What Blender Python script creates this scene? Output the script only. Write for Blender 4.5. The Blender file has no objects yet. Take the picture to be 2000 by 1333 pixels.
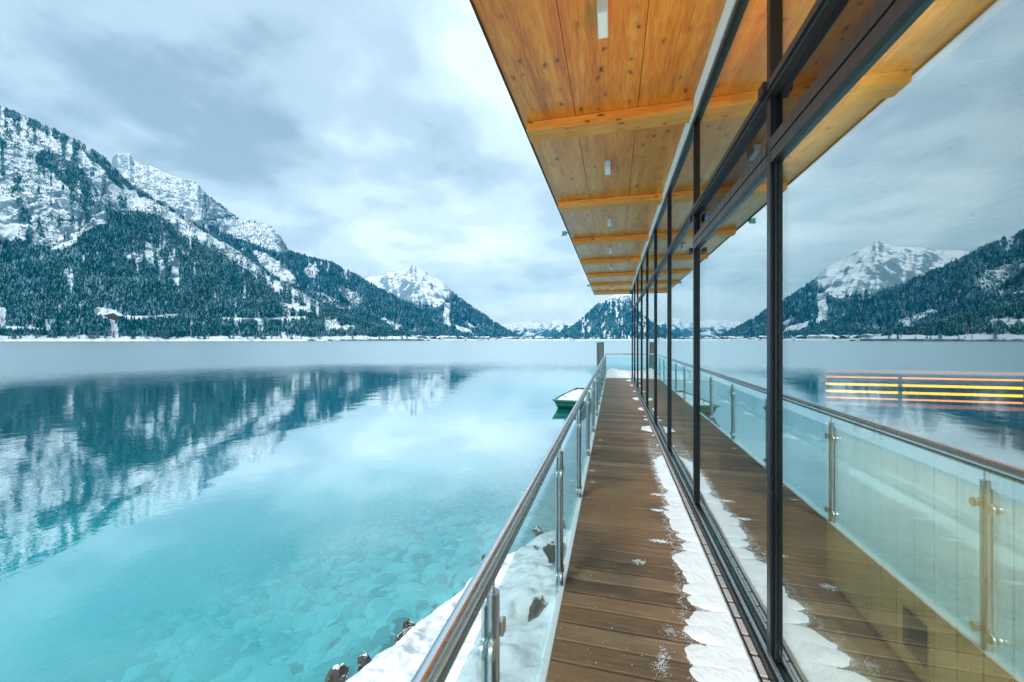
import bpy, bmesh, math, random
import numpy as np
from mathutils import Vector, Matrix
R = math.radians
random.seed(7); rng = np.random.default_rng(11)
SC = bpy.context.scene
C = SC.collection

# ------------------------------------------------------------------ camera
YAW = R(14.33); FPX = 775.0
CZ = 3.1                      # eye above the water
DK = CZ - 1.6                 # top of the boardwalk
cd = bpy.data.cameras.new('camera'); cam = bpy.data.objects.new('camera', cd); C.objects.link(cam)
cam.location = (0, 0, CZ); cam.rotation_euler = (R(90), 0, YAW)
cd.sensor_width = 36; cd.lens = FPX/2000*36; cd.shift_y = -0.001
cd.clip_start = 0.02; cd.clip_end = 60000
SC.camera = cam
SN, CS = math.sin(YAW), math.cos(YAW)

# ------------------------------------------------------------------ sky, sun, exposure
SUN_EL, SUN_AZ = R(37), R(209)
W = bpy.data.worlds.new('World'); SC.world = W; W.use_nodes = True
def build_world():
    nt = W.node_tree; N = nt.nodes; L = nt.links; N.clear()
    def n(t, **k):
        q = N.new(t)
        for a, b in k.items(): setattr(q, a, b)
        return q
    def m(op, a, b=None, c=None):
        q = N.new('ShaderNodeMath'); q.operation = op
        for i, s in enumerate((a, b, c)):
            if s is None: continue
            if isinstance(s, (int, float)): q.inputs[i].default_value = s
            else: L.new(s, q.inputs[i])
        return q.outputs[0]
    out = n('ShaderNodeOutputWorld'); bg = n('ShaderNodeBackground')
    sky = n('ShaderNodeTexSky'); sky.sky_type = 'NISHITA'; sky.sun_disc = False
    sky.sun_elevation = SUN_EL; sky.sun_rotation = SUN_AZ
    tc = n('ShaderNodeTexCoord'); sep = n('ShaderNodeSeparateXYZ'); L.new(tc.outputs['Generated'], sep.inputs[0])
    z = m('MAXIMUM', sep.outputs['Z'], 0.0); zz = m('ADD', z, 0.20)
    px = m('DIVIDE', sep.outputs['X'], zz); py = m('DIVIDE', sep.outputs['Y'], zz)
    cb = n('ShaderNodeCombineXYZ'); L.new(px, cb.inputs[0]); L.new(py, cb.inputs[1])
    def noise(scale, detail, rough, dist, off):
        mp = n('ShaderNodeMapping'); mp.inputs['Location'].default_value = off; L.new(cb.outputs[0], mp.inputs['Vector'])
        q = n('ShaderNodeTexNoise'); q.inputs['Scale'].default_value = scale; q.inputs['Detail'].default_value = detail
        q.inputs['Roughness'].default_value = rough; q.inputs['Distortion'].default_value = dist
        L.new(mp.outputs[0], q.inputs['Vector']); return q.outputs['Fac']
    a = noise(0.62, 3, .5, .1, (3.1, 1.7, 0)); b = noise(1.6, 7, .52, .12, (9.2, 4.4, 0)); c = noise(4.2, 6, .55, .1, (1.2, 7.4, 0))
    s = m('ADD', m('ADD', m('MULTIPLY', a, .44), m('MULTIPLY', b, .38)), m('MULTIPLY', c, .18))
    ramp = n('ShaderNodeValToRGB'); L.new(s, ramp.inputs[0])
    E = ramp.color_ramp.elements
    E[0].position = .38; E[0].color = (.185, .26, .325, 1)
    E[1].position = .66; E[1].color = (.74, .80, .83, 1)
    e = E.new(.46); e.color = (.305, .40, .475, 1)
    e = E.new(.53); e.color = (.43, .53, .59, 1)
    e = E.new(.58); e.color = (.55, .64, .685, 1)
    ramp.color_ramp.interpolation = 'EASE'
    # the cloud deck brightens and evens out towards the horizon
    hz = m('POWER', m('SUBTRACT', 1.0, z), 6.0)
    mix = n('ShaderNodeMix', data_type='RGBA'); L.new(m('MULTIPLY', hz, .72), mix.inputs['Factor'])
    L.new(ramp.outputs[0], mix.inputs['A']); mix.inputs['B'].default_value = (.62, .69, .70, 1)
    # a little clear sky shows through
    sk = n('ShaderNodeMix', data_type='RGBA', blend_type='ADD'); sk.inputs['Factor'].default_value = 0.012
    L.new(mix.outputs['Result'], sk.inputs['A']); L.new(sky.outputs[0], sk.inputs['B'])
    L.new(sk.outputs['Result'], bg.inputs['Color']); bg.inputs['Strength'].default_value = 1.0
    L.new(bg.outputs[0], out.inputs['Surface'])
build_world()
sl = bpy.data.lights.new('sun', 'SUN'); sl.energy = 1.5; sl.angle = R(18); sl.color = (1, .97, .92)
so = bpy.data.objects.new('sun', sl); C.objects.link(so)
dv = Vector((math.sin(SUN_AZ)*math.cos(SUN_EL), math.cos(SUN_AZ)*math.cos(SUN_EL), math.sin(SUN_EL)))
so.rotation_euler = (-dv).to_track_quat('-Z', 'Y').to_euler()
VS = SC.view_settings; VS.view_transform = 'Standard'; VS.look = 'None'; VS.gamma = 1; VS.use_curve_mapping = False; VS.exposure = 0.95
SC.cycles.use_denoising = True
SC.cycles.max_bounces = 14; SC.cycles.transparent_max_bounces = 24; SC.cycles.glossy_bounces = 6; SC.cycles.diffuse_bounces = 4
SC.cycles.volume_bounces = 0; SC.cycles.sample_clamp_indirect = 6

# ------------------------------------------------------------------ helpers
def at(px, D, z=0.0):
    """a point at depth D along the line of sight through photo column px"""
    r = (px-1000)/FPX*D
    return (r*CS - D*SN, r*SN + D*CS, z)
def tag(o, label=None, cat=None, group=None, kind=None):
    if label: o['label'] = label
    if cat: o['category'] = cat
    if group: o['group'] = group
    if kind: o['kind'] = kind
    return o
def empty(name, loc=(0, 0, 0), rz=0):
    o = bpy.data.objects.new(name, None); C.objects.link(o); o.location = loc; o.rotation_euler = (0, 0, rz); o.empty_display_size = .1
    return o
def copy_tree(o, parent=None):
    c = o.copy(); C.objects.link(c)
    if parent: c.parent = parent
    for ch in o.children: copy_tree(ch, c)
    return c
class MB:
    def __init__(s): s.v = []; s.f = []
    def add(s, vs, fs):
        k = len(s.v); s.v += [tuple(p) for p in vs]; s.f += [tuple(i+k for i in f) for f in fs]; return s
    def box(s, x0, x1, y0, y1, z0, z1):
        vs = [(x, y, z) for z in (z0, z1) for y in (y0, y1) for x in (x0, x1)]
        return s.add(vs, [(0, 2, 3, 1), (4, 5, 7, 6), (0, 1, 5, 4), (2, 6, 7, 3), (0, 4, 6, 2), (1, 3, 7, 5)])
    def tube(s, pts, r, n=14, cap=True):
        pts = [Vector(p) for p in pts]; rings = []
        for i, p in enumerate(pts):
            d = (pts[min(i+1, len(pts)-1)] - pts[max(i-1, 0)]).normalized()
            up = Vector((0, 0, 1)) if abs(d.z) < .9 else Vector((1, 0, 0))
            a = d.cross(up).normalized(); b = a.cross(d).normalized()
            rr = r[i] if isinstance(r, (list, tuple)) else r
            rings.append([p + (a*math.cos(2*math.pi*k/n) + b*math.sin(2*math.pi*k/n))*rr for k in range(n)])
        vs = [q for g in rings for q in g]; fs = []
        for i in range(len(pts)-1):
            for k in range(n):
                fs.append((i*n+k, i*n+(k+1) % n, (i+1)*n+(k+1) % n, (i+1)*n+k))
        if cap: fs += [tuple(range(n))[::-1], tuple(range((len(pts)-1)*n, len(pts)*n))]
        return s.add(vs, fs)
    def prism(s, prof, axis, a, b):
        """closed 2-D profile pushed along an axis from a to b"""
        n = len(prof)
        def P(t, u, w):
            return (t, u, w) if axis == 'x' else (u, t, w) if axis == 'y' else (u, w, t)
        vs = [P(a, *q) for q in prof] + [P(b, *q) for q in prof]
        fs = [(i, (i+1) % n, n+(i+1) % n, n+i) for i in range(n)] + [tuple(range(n))[::-1], tuple(range(n, 2*n))]
        return s.add(vs, fs)
    def build(s, name, mat, parent=None, smooth=False, bevel=0, loc=None, seg=2):
        me = bpy.data.meshes.new(name); me.from_pydata(s.v, [], s.f)
        bm = bmesh.new(); bm.from_mesh(me); bmesh.ops.recalc_face_normals(bm, faces=bm.faces); bm.to_mesh(me); bm.free()
        o = bpy.data.objects.new(name, me); C.objects.link(o)
        if mat: me.materials.append(mat)
        if smooth:
            me.polygons.foreach_set('use_smooth', [True]*len(me.polygons))
            if smooth == 'auto':
                try:
                    me.set_sharp_from_angle(angle=R(40))
                except Exception: pass
        if bevel:
            b = o.modifiers.new('bevel', 'BEVEL'); b.width = bevel; b.segments = seg; b.limit_method = 'ANGLE'
        if parent: o.parent = parent
        if loc: o.location = loc
        return o
def np_mesh(name, V, F, mat, smooth=True, attrs=None, parent=None):
    """V (n,3); F (m,k) all faces with the same number of corners"""
    me = bpy.data.meshes.new(name); k = F.shape[1]
    me.vertices.add(len(V)); me.vertices.foreach_set('co', np.ascontiguousarray(V, dtype=np.float32).ravel())
    me.loops.add(F.size); me.loops.foreach_set('vertex_index', np.ascontiguousarray(F, dtype=np.int32).ravel())
    me.polygons.add(len(F)); me.polygons.foreach_set('loop_start', np.arange(0, F.size, k, dtype=np.int32))
    me.polygons.foreach_set('use_smooth', np.full(len(F), smooth))
    me.update(calc_edges=True)
    for a, val in (attrs or {}).items():
        at_ = me.attributes.new(a, 'FLOAT', 'POINT'); at_.data.foreach_set('value', np.ascontiguousarray(val, dtype=np.float32))
    o = bpy.data.objects.new(name, me); C.objects.link(o)
    if mat: me.materials.append(mat)
    if parent: o.parent = parent
    return o
def grid_faces(nu, nv):
    i = np.arange(nu-1)[:, None]*nv + np.arange(nv-1)[None, :]
    i = i.ravel(); return np.stack([i, i+nv, i+nv+1, i+1], 1)
# numpy noise
_P = rng.random((256, 256))
def vn(x, y, seed=0):
    x = x + seed*17.31; y = y + seed*9.17
    xi = np.floor(x).astype(int); yi = np.floor(y).astype(int); fx = x-xi; fy = y-yi
    fx = fx*fx*(3-2*fx); fy = fy*fy*(3-2*fy)
    g = lambda a, b: _P[a & 255, b & 255]
    return (g(xi, yi)*(1-fx)+g(xi+1, yi)*fx)*(1-fy) + (g(xi, yi+1)*(1-fx)+g(xi+1, yi+1)*fx)*fy
def fbm(x, y, o=5, seed=0, gain=.5):
    t = 0; a = 1; s = 0
    for k in range(o):
        t = t + a*(vn(x, y, seed+k)*2-1); s += a; a *= gain; x = x*2.03; y = y*2.03
    return t/s
def ridged(x, y, o=5, seed=0):
    t = 0; a = 1; s = 0
    for k in range(o):
        t = t + a*(1-np.abs(vn(x, y, seed+k)*2-1)*2); s += a; a *= .5; x = x*2.03; y = y*2.03
    return t/s
def inpoly(x, y, poly):
    r = np.zeros(np.shape(x), bool); n = len(poly)
    for i in range(n):
        x0, y0 = poly[i]; x1, y1 = poly[(i+1) % n]
        if y0 == y1: continue
        c = ((y0 > y) != (y1 > y)) & (x < (x1-x0)*(y-y0)/(y1-y0)+x0)
        r ^= c
    return r
def sstep(a, b, x):
    t = np.clip((x-a)/(b-a), 0, 1); return t*t*(3-2*t)

# ------------------------------------------------------------------ materials
class G:
    def __init__(s, name):
        s.m = bpy.data.materials.new(name); s.m.use_nodes = True; s.nt = s.m.node_tree; s.nt.nodes.clear()
        s.out = s.n('ShaderNodeOutputMaterial')
    def n(s, t, **k):
        q = s.nt.nodes.new(t)
        for a, b in k.items(): setattr(q, a, b)
        return q
    def l(s, a, b): s.nt.links.new(a, b)
    def set(s, inp, val):
        if hasattr(val, 'is_linked') or isinstance(val, bpy.types.NodeSocket): s.l(val, inp)
        else:
            if isinstance(val, tuple) and len(val) == 3 and inp.type == 'RGBA': val = val + (1,)
            inp.default_value = val
    def pos(s): return s.n('ShaderNodeNewGeometry').outputs['Position']
    def obj(s): return s.n('ShaderNodeTexCoord').outputs['Object']
    def map(s, v, scale=(1, 1, 1), loc=(0, 0, 0), rot=(0, 0, 0)):
        q = s.n('ShaderNodeMapping'); s.l(v, q.inputs[0]); q.inputs['Scale'].default_value = scale
        q.inputs['Location'].default_value = loc; q.inputs['Rotation'].default_value = rot; return q.outputs[0]
    def noise(s, v, scale, detail=4, rough=.5, dist=0, out='Fac'):
        q = s.n('ShaderNodeTexNoise'); s.l(v, q.inputs['Vector']); q.inputs['Scale'].default_value = scale
        q.inputs['Detail'].default_value = detail; q.inputs['Roughness'].default_value = rough; q.inputs['Distortion'].default_value = dist
        return q.outputs[out]
    def vor(s, v, scale, out='Distance', rand=1, feature='F1'):
        q = s.n('ShaderNodeTexVoronoi', feature=feature); s.l(v, q.inputs['Vector']); q.inputs['Scale'].default_value = scale
        q.inputs['Randomness'].default_value = rand; return q.outputs[out]
    def math(s, op, a, b=None, c=None, clamp=False):
        q = s.n('ShaderNodeMath', operation=op); q.use_clamp = clamp
        for i, x in enumerate((a, b, c)):
            if x is not None: s.set(q.inputs[i], x)
        return q.outputs[0]
    def rng(s, v, a, b, c=0.0, d=1.0, smooth=False):
        q = s.n('ShaderNodeMapRange'); q.clamp = True
        if smooth: q.interpolation_type = 'SMOOTHSTEP'
        s.l(v, q.inputs[0])
        for i, x in enumerate((a, b, c, d)): q.inputs[i+1].default_value = x
        return q.outputs[0]
    def mix(s, f, a, b, mode='MIX'):
        q = s.n('ShaderNodeMix', data_type='RGBA', blend_type=mode)
        s.set(q.inputs['Factor'], f); s.set(q.inputs['A'], a); s.set(q.inputs['B'], b); return q.outputs['Result']
    def ramp(s, v, stops):
        q = s.n('ShaderNodeValToRGB'); s.l(v, q.inputs[0]); E = q.color_ramp.elements
        E[0].position, E[0].color = stops[0][0], stops[0][1]+(1,); E[1].position, E[1].color = stops[-1][0], stops[-1][1]+(1,)
        for p, c in stops[1:-1]: e = E.new(p); e.color = c+(1,)
        return q.outputs[0]
    def attr(s, name): return s.n('ShaderNodeAttribute', attribute_name=name).outputs['Fac']
    def xyz(s, v): return s.n('ShaderNodeSeparateXYZ') if v is None else s._sep(v)
    def _sep(s, v):
        q = s.n('ShaderNodeSeparateXYZ'); s.l(v, q.inputs[0]); return q.outputs
    def bump(s, h, strength=.5, dist=.01, normal=None):
        q = s.n('ShaderNodeBump'); s.l(h, q.inputs['Height']); q.inputs['Strength'].default_value = strength; q.inputs['Distance'].default_value = dist
        if normal is not None: s.l(normal, q.inputs['Normal'])
        return q.outputs[0]
    def pbr(s, color, rough=.5, metal=0.0, normal=None, spec=.5, coat=0.0, sss=0.0, emit=None, estr=0.0):
        q = s.n('ShaderNodeBsdfPrincipled'); s.set(q.inputs['Base Color'], color); s.set(q.inputs['Roughness'], rough)
        s.set(q.inputs['Metallic'], metal); s.set(q.inputs['Specular IOR Level'], spec); q.inputs['Coat Weight'].default_value = coat
        if normal is not None: s.l(normal, q.inputs['Normal'])
        if sss: q.inputs['Subsurface Weight'].default_value = sss; q.inputs['Subsurface Scale'].default_value = .02
        if emit: q.inputs['Emission Color'].default_value = emit+(1,); q.inputs['Emission Strength'].default_value = estr
        s.l(q.outputs[0], s.out.inputs['Surface']); return q

def M_snow():
    g = G('snow'); p = g.obj(); h = g.noise(p, 9, 6, .6); h2 = g.noise(p, 120, 3, .6)
    b = g.bump(h2, .25, .004, g.bump(h, .35, .03))
    g.pbr(g.mix(h, (.86, .91, .95), (.93, .95, .97)), .62, normal=b, spec=.3); return g.m
def M_wood(name, c0, c1, c2, knot=True, axis='y', rough=.42, spec=.45, gs=1.0, knotc=(.09, .025, .008)):
    g = G(name); p = g.obj()
    st = {'y': (9, .55, 9), 'x': (.55, 9, 9), 'z': (9, 9, .55)}[axis]
    kn = {'y': (1, .55, 1), 'x': (.55, 1, 1), 'z': (1, 1, .55)}[axis]
    base = g.map(p, st); fine = g.noise(base, 7*gs, 5, .65, .6); wide = g.noise(base, .8*gs, 3, .5, .8)
    col = g.ramp(g.math('ADD', g.math('MULTIPLY', fine, .55), g.math('MULTIPLY', wide, .45)), [(.38, c0), (.5, c1), (.62, c2)])
    pt = g.noise(g.map(p, (.9, .9, .9)), 1.4, 3, .6)
    col = g.mix(g.rng(pt, .35, .7, 0, .35), col, c0)
    if knot:
        wob = g.n('ShaderNodeVectorMath', operation='ADD'); g.l(g.map(p, kn), wob.inputs[0])
        sc = g.n('ShaderNodeVectorMath', operation='SCALE'); g.l(g.noise(p, 14, 2, .5, 0, 'Color'), sc.inputs[0]); sc.inputs['Scale'].default_value = .05
        g.l(sc.outputs[0], wob.inputs[1])
        for scale, r0, r1, keep in ((5.4, .06, .13, .30), (10, .07, .20, .52)):
            q = g.n('ShaderNodeTexVoronoi'); g.l(wob.outputs[0], q.inputs['Vector']); q.inputs['Scale'].default_value = scale
            sel = g.math('GREATER_THAN', g._sep(q.outputs['Color'])[0], keep)
            k = g.math('MULTIPLY', g.rng(q.outputs['Distance'], r0, r1, 1, 0), sel)
            halo = g.math('MULTIPLY', g.rng(q.outputs['Distance'], r1, r1*2.4, .28, 0), sel)
            col = g.mix(halo, col, c0); col = g.mix(g.math('MULTIPLY', k, .9), col, knotc)
    b = g.bump(fine, .15, .002)
    g.pbr(col, rough, normal=b, spec=spec); return g.m
def M_metal(name, c, rough=.3, metal=1.0, sc=40):
    g = G(name); p = g.obj(); h = g.noise(g.map(p, (1, 1, .1)), sc, 4, .6)
    r = g.rng(h, .3, .7, rough*.75, rough*1.3)
    d = g.noise(p, 6, 5, .6)
    g.pbr(g.mix(g.rng(d, .45, .75, 0, .12), c, tuple(x*.72 for x in c)), r, metal, spec=.5); return g.m
def M_plain(name, c, rough=.6, spec=.4, var=.2, sc=8, metal=0.0):
    g = G(name); p = g.obj(); h = g.noise(p, sc, 5, .6)
    g.pbr(g.mix(h, tuple(x*(1-var) for x in c), tuple(min(1, x*(1+var)) for x in c)), rough, metal, normal=g.bump(h, .1, .005), spec=spec); return g.m
def M_facade_glass(name='coated_glass', gc=(.90, .97, .985, 1), tc=(.90, .95, .90, 1), k=1.0):
    g = G(name); lw = g.n('ShaderNodeLayerWeight'); lw.inputs['Blend'].default_value = .5
    p = g.pos(); h = g.noise(g.map(p, (1, .7, 1)), 1.1, 2, .5)
    b = g.bump(h, .12, .004)
    gl = g.n('ShaderNodeBsdfGlossy'); gl.inputs['Roughness'].default_value = 0.0; gl.inputs['Color'].default_value = gc; g.l(b, gl.inputs['Normal'])
    tr = g.n('ShaderNodeBsdfTransparent'); tr.inputs['Color'].default_value = tc
    f = g.math('MULTIPLY_ADD', lw.outputs['Facing'], .78, .08, clamp=True)
    mx = g.n('ShaderNodeMixShader'); g.l(f, mx.inputs[0]); g.l(tr.outputs[0], mx.inputs[1]); g.l(gl.outputs[0], mx.inputs[2])
    g.l(mx.outputs[0], g.out.inputs['Surface']); return g.m
def M_rail_glass():
    g = G('greenish_glass'); fr = g.n('ShaderNodeFresnel'); fr.inputs['IOR'].default_value = 1.5
    gl = g.n('ShaderNodeBsdfGlossy'); gl.inputs['Roughness'].default_value = 0.0; gl.inputs['Color'].default_value = (.9, 1, 1, 1)
    # clear pane with a thin frosty film
    tr = g.n('ShaderNodeBsdfTransparent'); tr.inputs['Color'].default_value = (.88, .975, .98, 1)
    df = g.n('ShaderNodeBsdfTranslucent'); df.inputs['Color'].default_value = (.55, .86, .88, 1)
    h = g.noise(g.pos(), 2.2, 5, .6)
    m0 = g.n('ShaderNodeMixShader'); g.l(g.rng(h, .35, .75, .0, .04), m0.inputs[0]); g.l(tr.outputs[0], m0.inputs[1]); g.l(df.outputs[0], m0.inputs[2])
    mx = g.n('ShaderNodeMixShader'); g.l(g.math('MULTIPLY', fr.outputs[0], .38), mx.inputs[0]); g.l(m0.outputs[0], mx.inputs[1]); g.l(gl.outputs[0], mx.inputs[2])
    g.l(mx.outputs[0], g.out.inputs['Surface']); return g.m
def M_deck(pitch):
    g = G('deck_boards'); p = g.pos(); s = g._sep(p)
    idx = g.math('FLOOR', g.math('DIVIDE', s[1], pitch))
    wn = g.n('ShaderNodeTexWhiteNoise', noise_dimensions='1D'); g.l(idx, wn.inputs['W'])
    cb = g.n('ShaderNodeCombineXYZ'); g.l(s[0], cb.inputs[0]); g.l(s[1], cb.inputs[1]); g.l(g.math('MULTIPLY', idx, 3.7), cb.inputs[2])
    gr = g.noise(g.map(cb.outputs[0], (1.2, 22, 1)), 4, 6, .62, .4)
    pt = g.noise(g.map(cb.outputs[0], (1.6, 3, 1)), 1.8, 5, .6)
    col = g.ramp(gr, [(.30, (.075, .050, .033)), (.5, (.235, .152, .092)), (.70, (.50, .36, .23))])
    col = g.mix(.55, col, g.ramp(wn.outputs['Value'], [(0, (.06, .042, .030)), (.4, (.15, .095, .058)), (.75, (.28, .18, .108)), (1, (.38, .265, .165))]))
    col = g.mix(g.rng(pt, .42, .72, 0, .65), col, (.11, .078, .055))
    big = g.noise(p, .9, 3, .5)
    col = g.mix(g.rng(big, .5, .7, 0, .5), col, (.40, .215, .10))
    # hoar frost creeping in from the snow and scattered specks
    fr = g.noise(p, 55, 4, .7); fe = g.noise(g.map(p, (1, 6, 1)), 3.0, 4, .6)
    edge = g.math('ADD', g.rng(s[0], .36, .52, -.25, .24), g.math('MULTIPLY', g.math('SUBTRACT', fe, .5), .7))
    near = g.rng(s[1], 5.5, 7.5, 1, 0)
    f = g.rng(g.math('ADD', fr, g.math('MULTIPLY', edge, near)), .60, .72, 0, .9)
    f2 = g.math('MULTIPLY', g.rng(s[0], .655, .68, 0, .85), g.rng(s[1], 6, 8.5, 1, .25))
    f3 = g.rng(fr, .74, .80, 0, .55)
    f = g.math('MAXIMUM', g.math('MAXIMUM', f, f2), f3)
    for cx, cy, rx, ry in ((.245, 2.12, .035, .085), (.30, 2.33, .07, .04), (.28, 1.86, .06, .06), (.37, 3.36, .05, .02), (.41, 3.96, .05, .02), (.44, 4.36, .04, .02)):
        qx = g.math('DIVIDE', g.math('SUBTRACT', s[0], cx), rx); qy = g.math('DIVIDE', g.math('SUBTRACT', s[1], cy), ry)
        rr = g.math('SQRT', g.math('ADD', g.math('MULTIPLY', qx, qx), g.math('MULTIPLY', qy, qy)))
        f = g.math('MAXIMUM', f, g.rng(g.math('ADD', g.noise(p, 160, 3, .7), g.rng(rr, 0, 1.6, .20, -.3)), .56, .68, 0, .85))
    # frost only lies on top
    ng = g._sep(g.n('ShaderNodeNewGeometry').outputs['Normal'])
    f = g.math('MULTIPLY', f, g.rng(ng[2], .3, .8, 0, 1))
    col = g.mix(f, col, (.80, .87, .92))
    g.pbr(col, g.rng(gr, .3, .7, .42, .62), normal=g.bump(gr, .3, .003), spec=.45); return g.m
def M_rock(name, c0, c1, snow=.0):
    g = G(name); p = g.obj(); h = g.noise(p, 5, 8, .65, .3); v = g.vor(p, 7)
    col = g.ramp(h, [(.3, c0), (.7, c1)])
    if snow:
        nz = g._sep(g.n('ShaderNodeNewGeometry').outputs['Normal'])[2]
        f = g.rng(g.math('ADD', nz, g.math('MULTIPLY', h, .5)), 1.02, 1.16, 0, 1); col = g.mix(f, col, (.88, .92, .95))
    g.pbr(col, .75, normal=g.bump(g.math('ADD', h, v), .6, .03), spec=.3); return g.m
def M_water():
    g = G('lake_water'); p = g.pos(); s = g._sep(p)
    # shallow shelf by the bank: distance from the building's bank line
    sh = g.math('MULTIPLY', g.math('ADD', g.math('MULTIPLY', s[0], -1.0), g.math('MULTIPLY', s[1], .30)), 1.0)
    nz = g.noise(p, .25, 4, .55)
    d = g.math('ADD', sh, g.math('MULTIPLY', g.math('SUBTRACT', nz, .5), 4.0))
    clear = g.rng(d, 1.0, 13.0, .90, 0.0, smooth=True)
    body = g.ramp(g.rng(d, -2, 34, 0, 1, smooth=True), [(0, (.02, .86, .84)), (.22, (.0, .58, .62)), (.50, (.0, .26, .285)), (1, (.0, .12, .14))])
    # gentle swell near, wind-rippled belt farther out
    L = g.n('ShaderNodeVectorMath', operation='LENGTH'); g.l(p, L.inputs[0])
    wob = g.noise(g.map(p, (1, 1, 1)), .035, 4, .6)
    az = g.math('ADD', L.outputs['Value'], g.math('MULTIPLY', g.math('SUBTRACT', wob, .5), 26.0))
    far = g.rng(az, 34, 60, 0, 1, smooth=True)
    rip = g.noise(g.map(p, (1.0, 1.0, 1)), 1.1, 5, .55, .4)
    rip2 = g.noise(g.map(p, (1, 1, 1)), 6.0, 3, .55, .2)
    swell = g.noise(p, .22, 3, .5, .3)
    mid = g.rng(L.outputs['Value'], 5, 26, .12, 1)
    h = g.math('ADD', g.math('MULTIPLY', g.math('MULTIPLY', rip, mid), .0065), g.math('ADD', g.math('MULTIPLY', swell, .018), g.math('MULTIPLY', rip2, .0009)))
    h = g.math('ADD', h, g.math('MULTIPLY', g.math('MULTIPLY', rip, far), .16))
    b = g.bump(h, 1.0, 1.0)
    fr = g.n('ShaderNodeFresnel'); fr.inputs['IOR'].default_value = 1.33; g.l(b, fr.inputs['Normal'])
    f = g.math('MINIMUM', g.math('ADD', g.math('MULTIPLY', fr.outputs[0], 4.1), .03), .87)
    gl = g.n('ShaderNodeBsdfGlossy'); g.l(b, gl.inputs['Normal']); gl.inputs['Color'].default_value = (.91, .985, 1, 1)
    g.l(g.rng(far, 0, 1, .012, .30), gl.inputs['Roughness'])
    df = g.n('ShaderNodeBsdfDiffuse'); g.l(body, df.inputs['Color'])
    tr = g.n('ShaderNodeBsdfTransparent'); tr.inputs['Color'].default_value = (.44, .99, 1, 1)
    m0 = g.n('ShaderNodeMixShader'); g.l(clear, m0.inputs[0]); g.l(df.outputs[0], m0.inputs[1]); g.l(tr.outputs[0], m0.inputs[2])
    mx = g.n('ShaderNodeMixShader'); g.l(f, mx.inputs[0]); g.l(m0.outputs[0], mx.inputs[1]); g.l(gl.outputs[0], mx.inputs[2])
    g.l(mx.outputs[0], g.out.inputs['Surface']); return g.m
def M_mountain(name, rock=(.16, .26, .32), sc=1.0, veg=(.012, .085, .12), strat=(0, 0, 0), vegsc=.11, rocky=.5, zs=1.5):
    """snow with rock bands on the steep ground and scrub where the cover attribute is high"""
    g = G(name); p = g.pos(); nz = g._sep(g.n('ShaderNodeNewGeometry').outputs['Normal'])[2]
    a = g.noise(g.map(p, (sc, sc, sc*zs), rot=strat), .024, 10, .74, .5)
    b = g.noise(g.map(p, (sc, sc, sc)), .09, 6, .7)
    st = g.math('ADD', g.math('MULTIPLY', a, .62), g.math('MULTIPLY', b, .38))
    steep = g.rng(nz, .88, .45, -.10, .12)
    rk = g.rng(g.math('ADD', g.math('ADD', st, steep), (rocky-.5)*.2), .485, .555, 0, 1)
    col = g.mix(g.math('MULTIPLY', rk, .88), (.90, .93, .95), g.mix(b, tuple(x*.5 for x in rock), tuple(x*1.5 for x in rock)))
    cov = g.attr('cover')
    t = g.noise(g.map(p, (1, 1, .38)), vegsc*sc, 5, .72)
    vg = g.rng(g.math('ADD', t, g.math('MULTIPLY', cov, .40)), .66, .76, 0, 1)
    vn_ = g.noise(p, vegsc*2.3*sc, 3, .7)
    col = g.mix(vg, col, g.mix(g.rng(vn_, .35, .7), veg, tuple(x*1.7 for x in veg)))
    q = g.pbr(col, .8, normal=g.bump(st, .8, 14/sc), spec=.15); return g.m
def M_trees(name, c=(.008, .062, .078), snow=.5):
    g = G(name); p = g.pos(); r = g.attr('rnd'); nz = g._sep(g.n('ShaderNodeNewGeometry').outputs['Normal'])[2]
    a = g.noise(p, .42, 4, .7); b = g.noise(p, .012, 4, .6)
    f = g.math('ADD', g.math('ADD', a, g.math('MULTIPLY', r, .22)), g.math('MULTIPLY', b, .30))
    f = g.math('ADD', f, g.math('MULTIPLY', nz, .12))
    f = g.rng(f, .86-.1*snow, 1.02-.1*snow, 0, .75)
    col = g.mix(r, tuple(x*.6 for x in c), tuple(x*1.35 for x in c))
    col = g.mix(f, col, (.60, .84, .91))
    g.pbr(col, .85, spec=.0); return g.m

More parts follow.
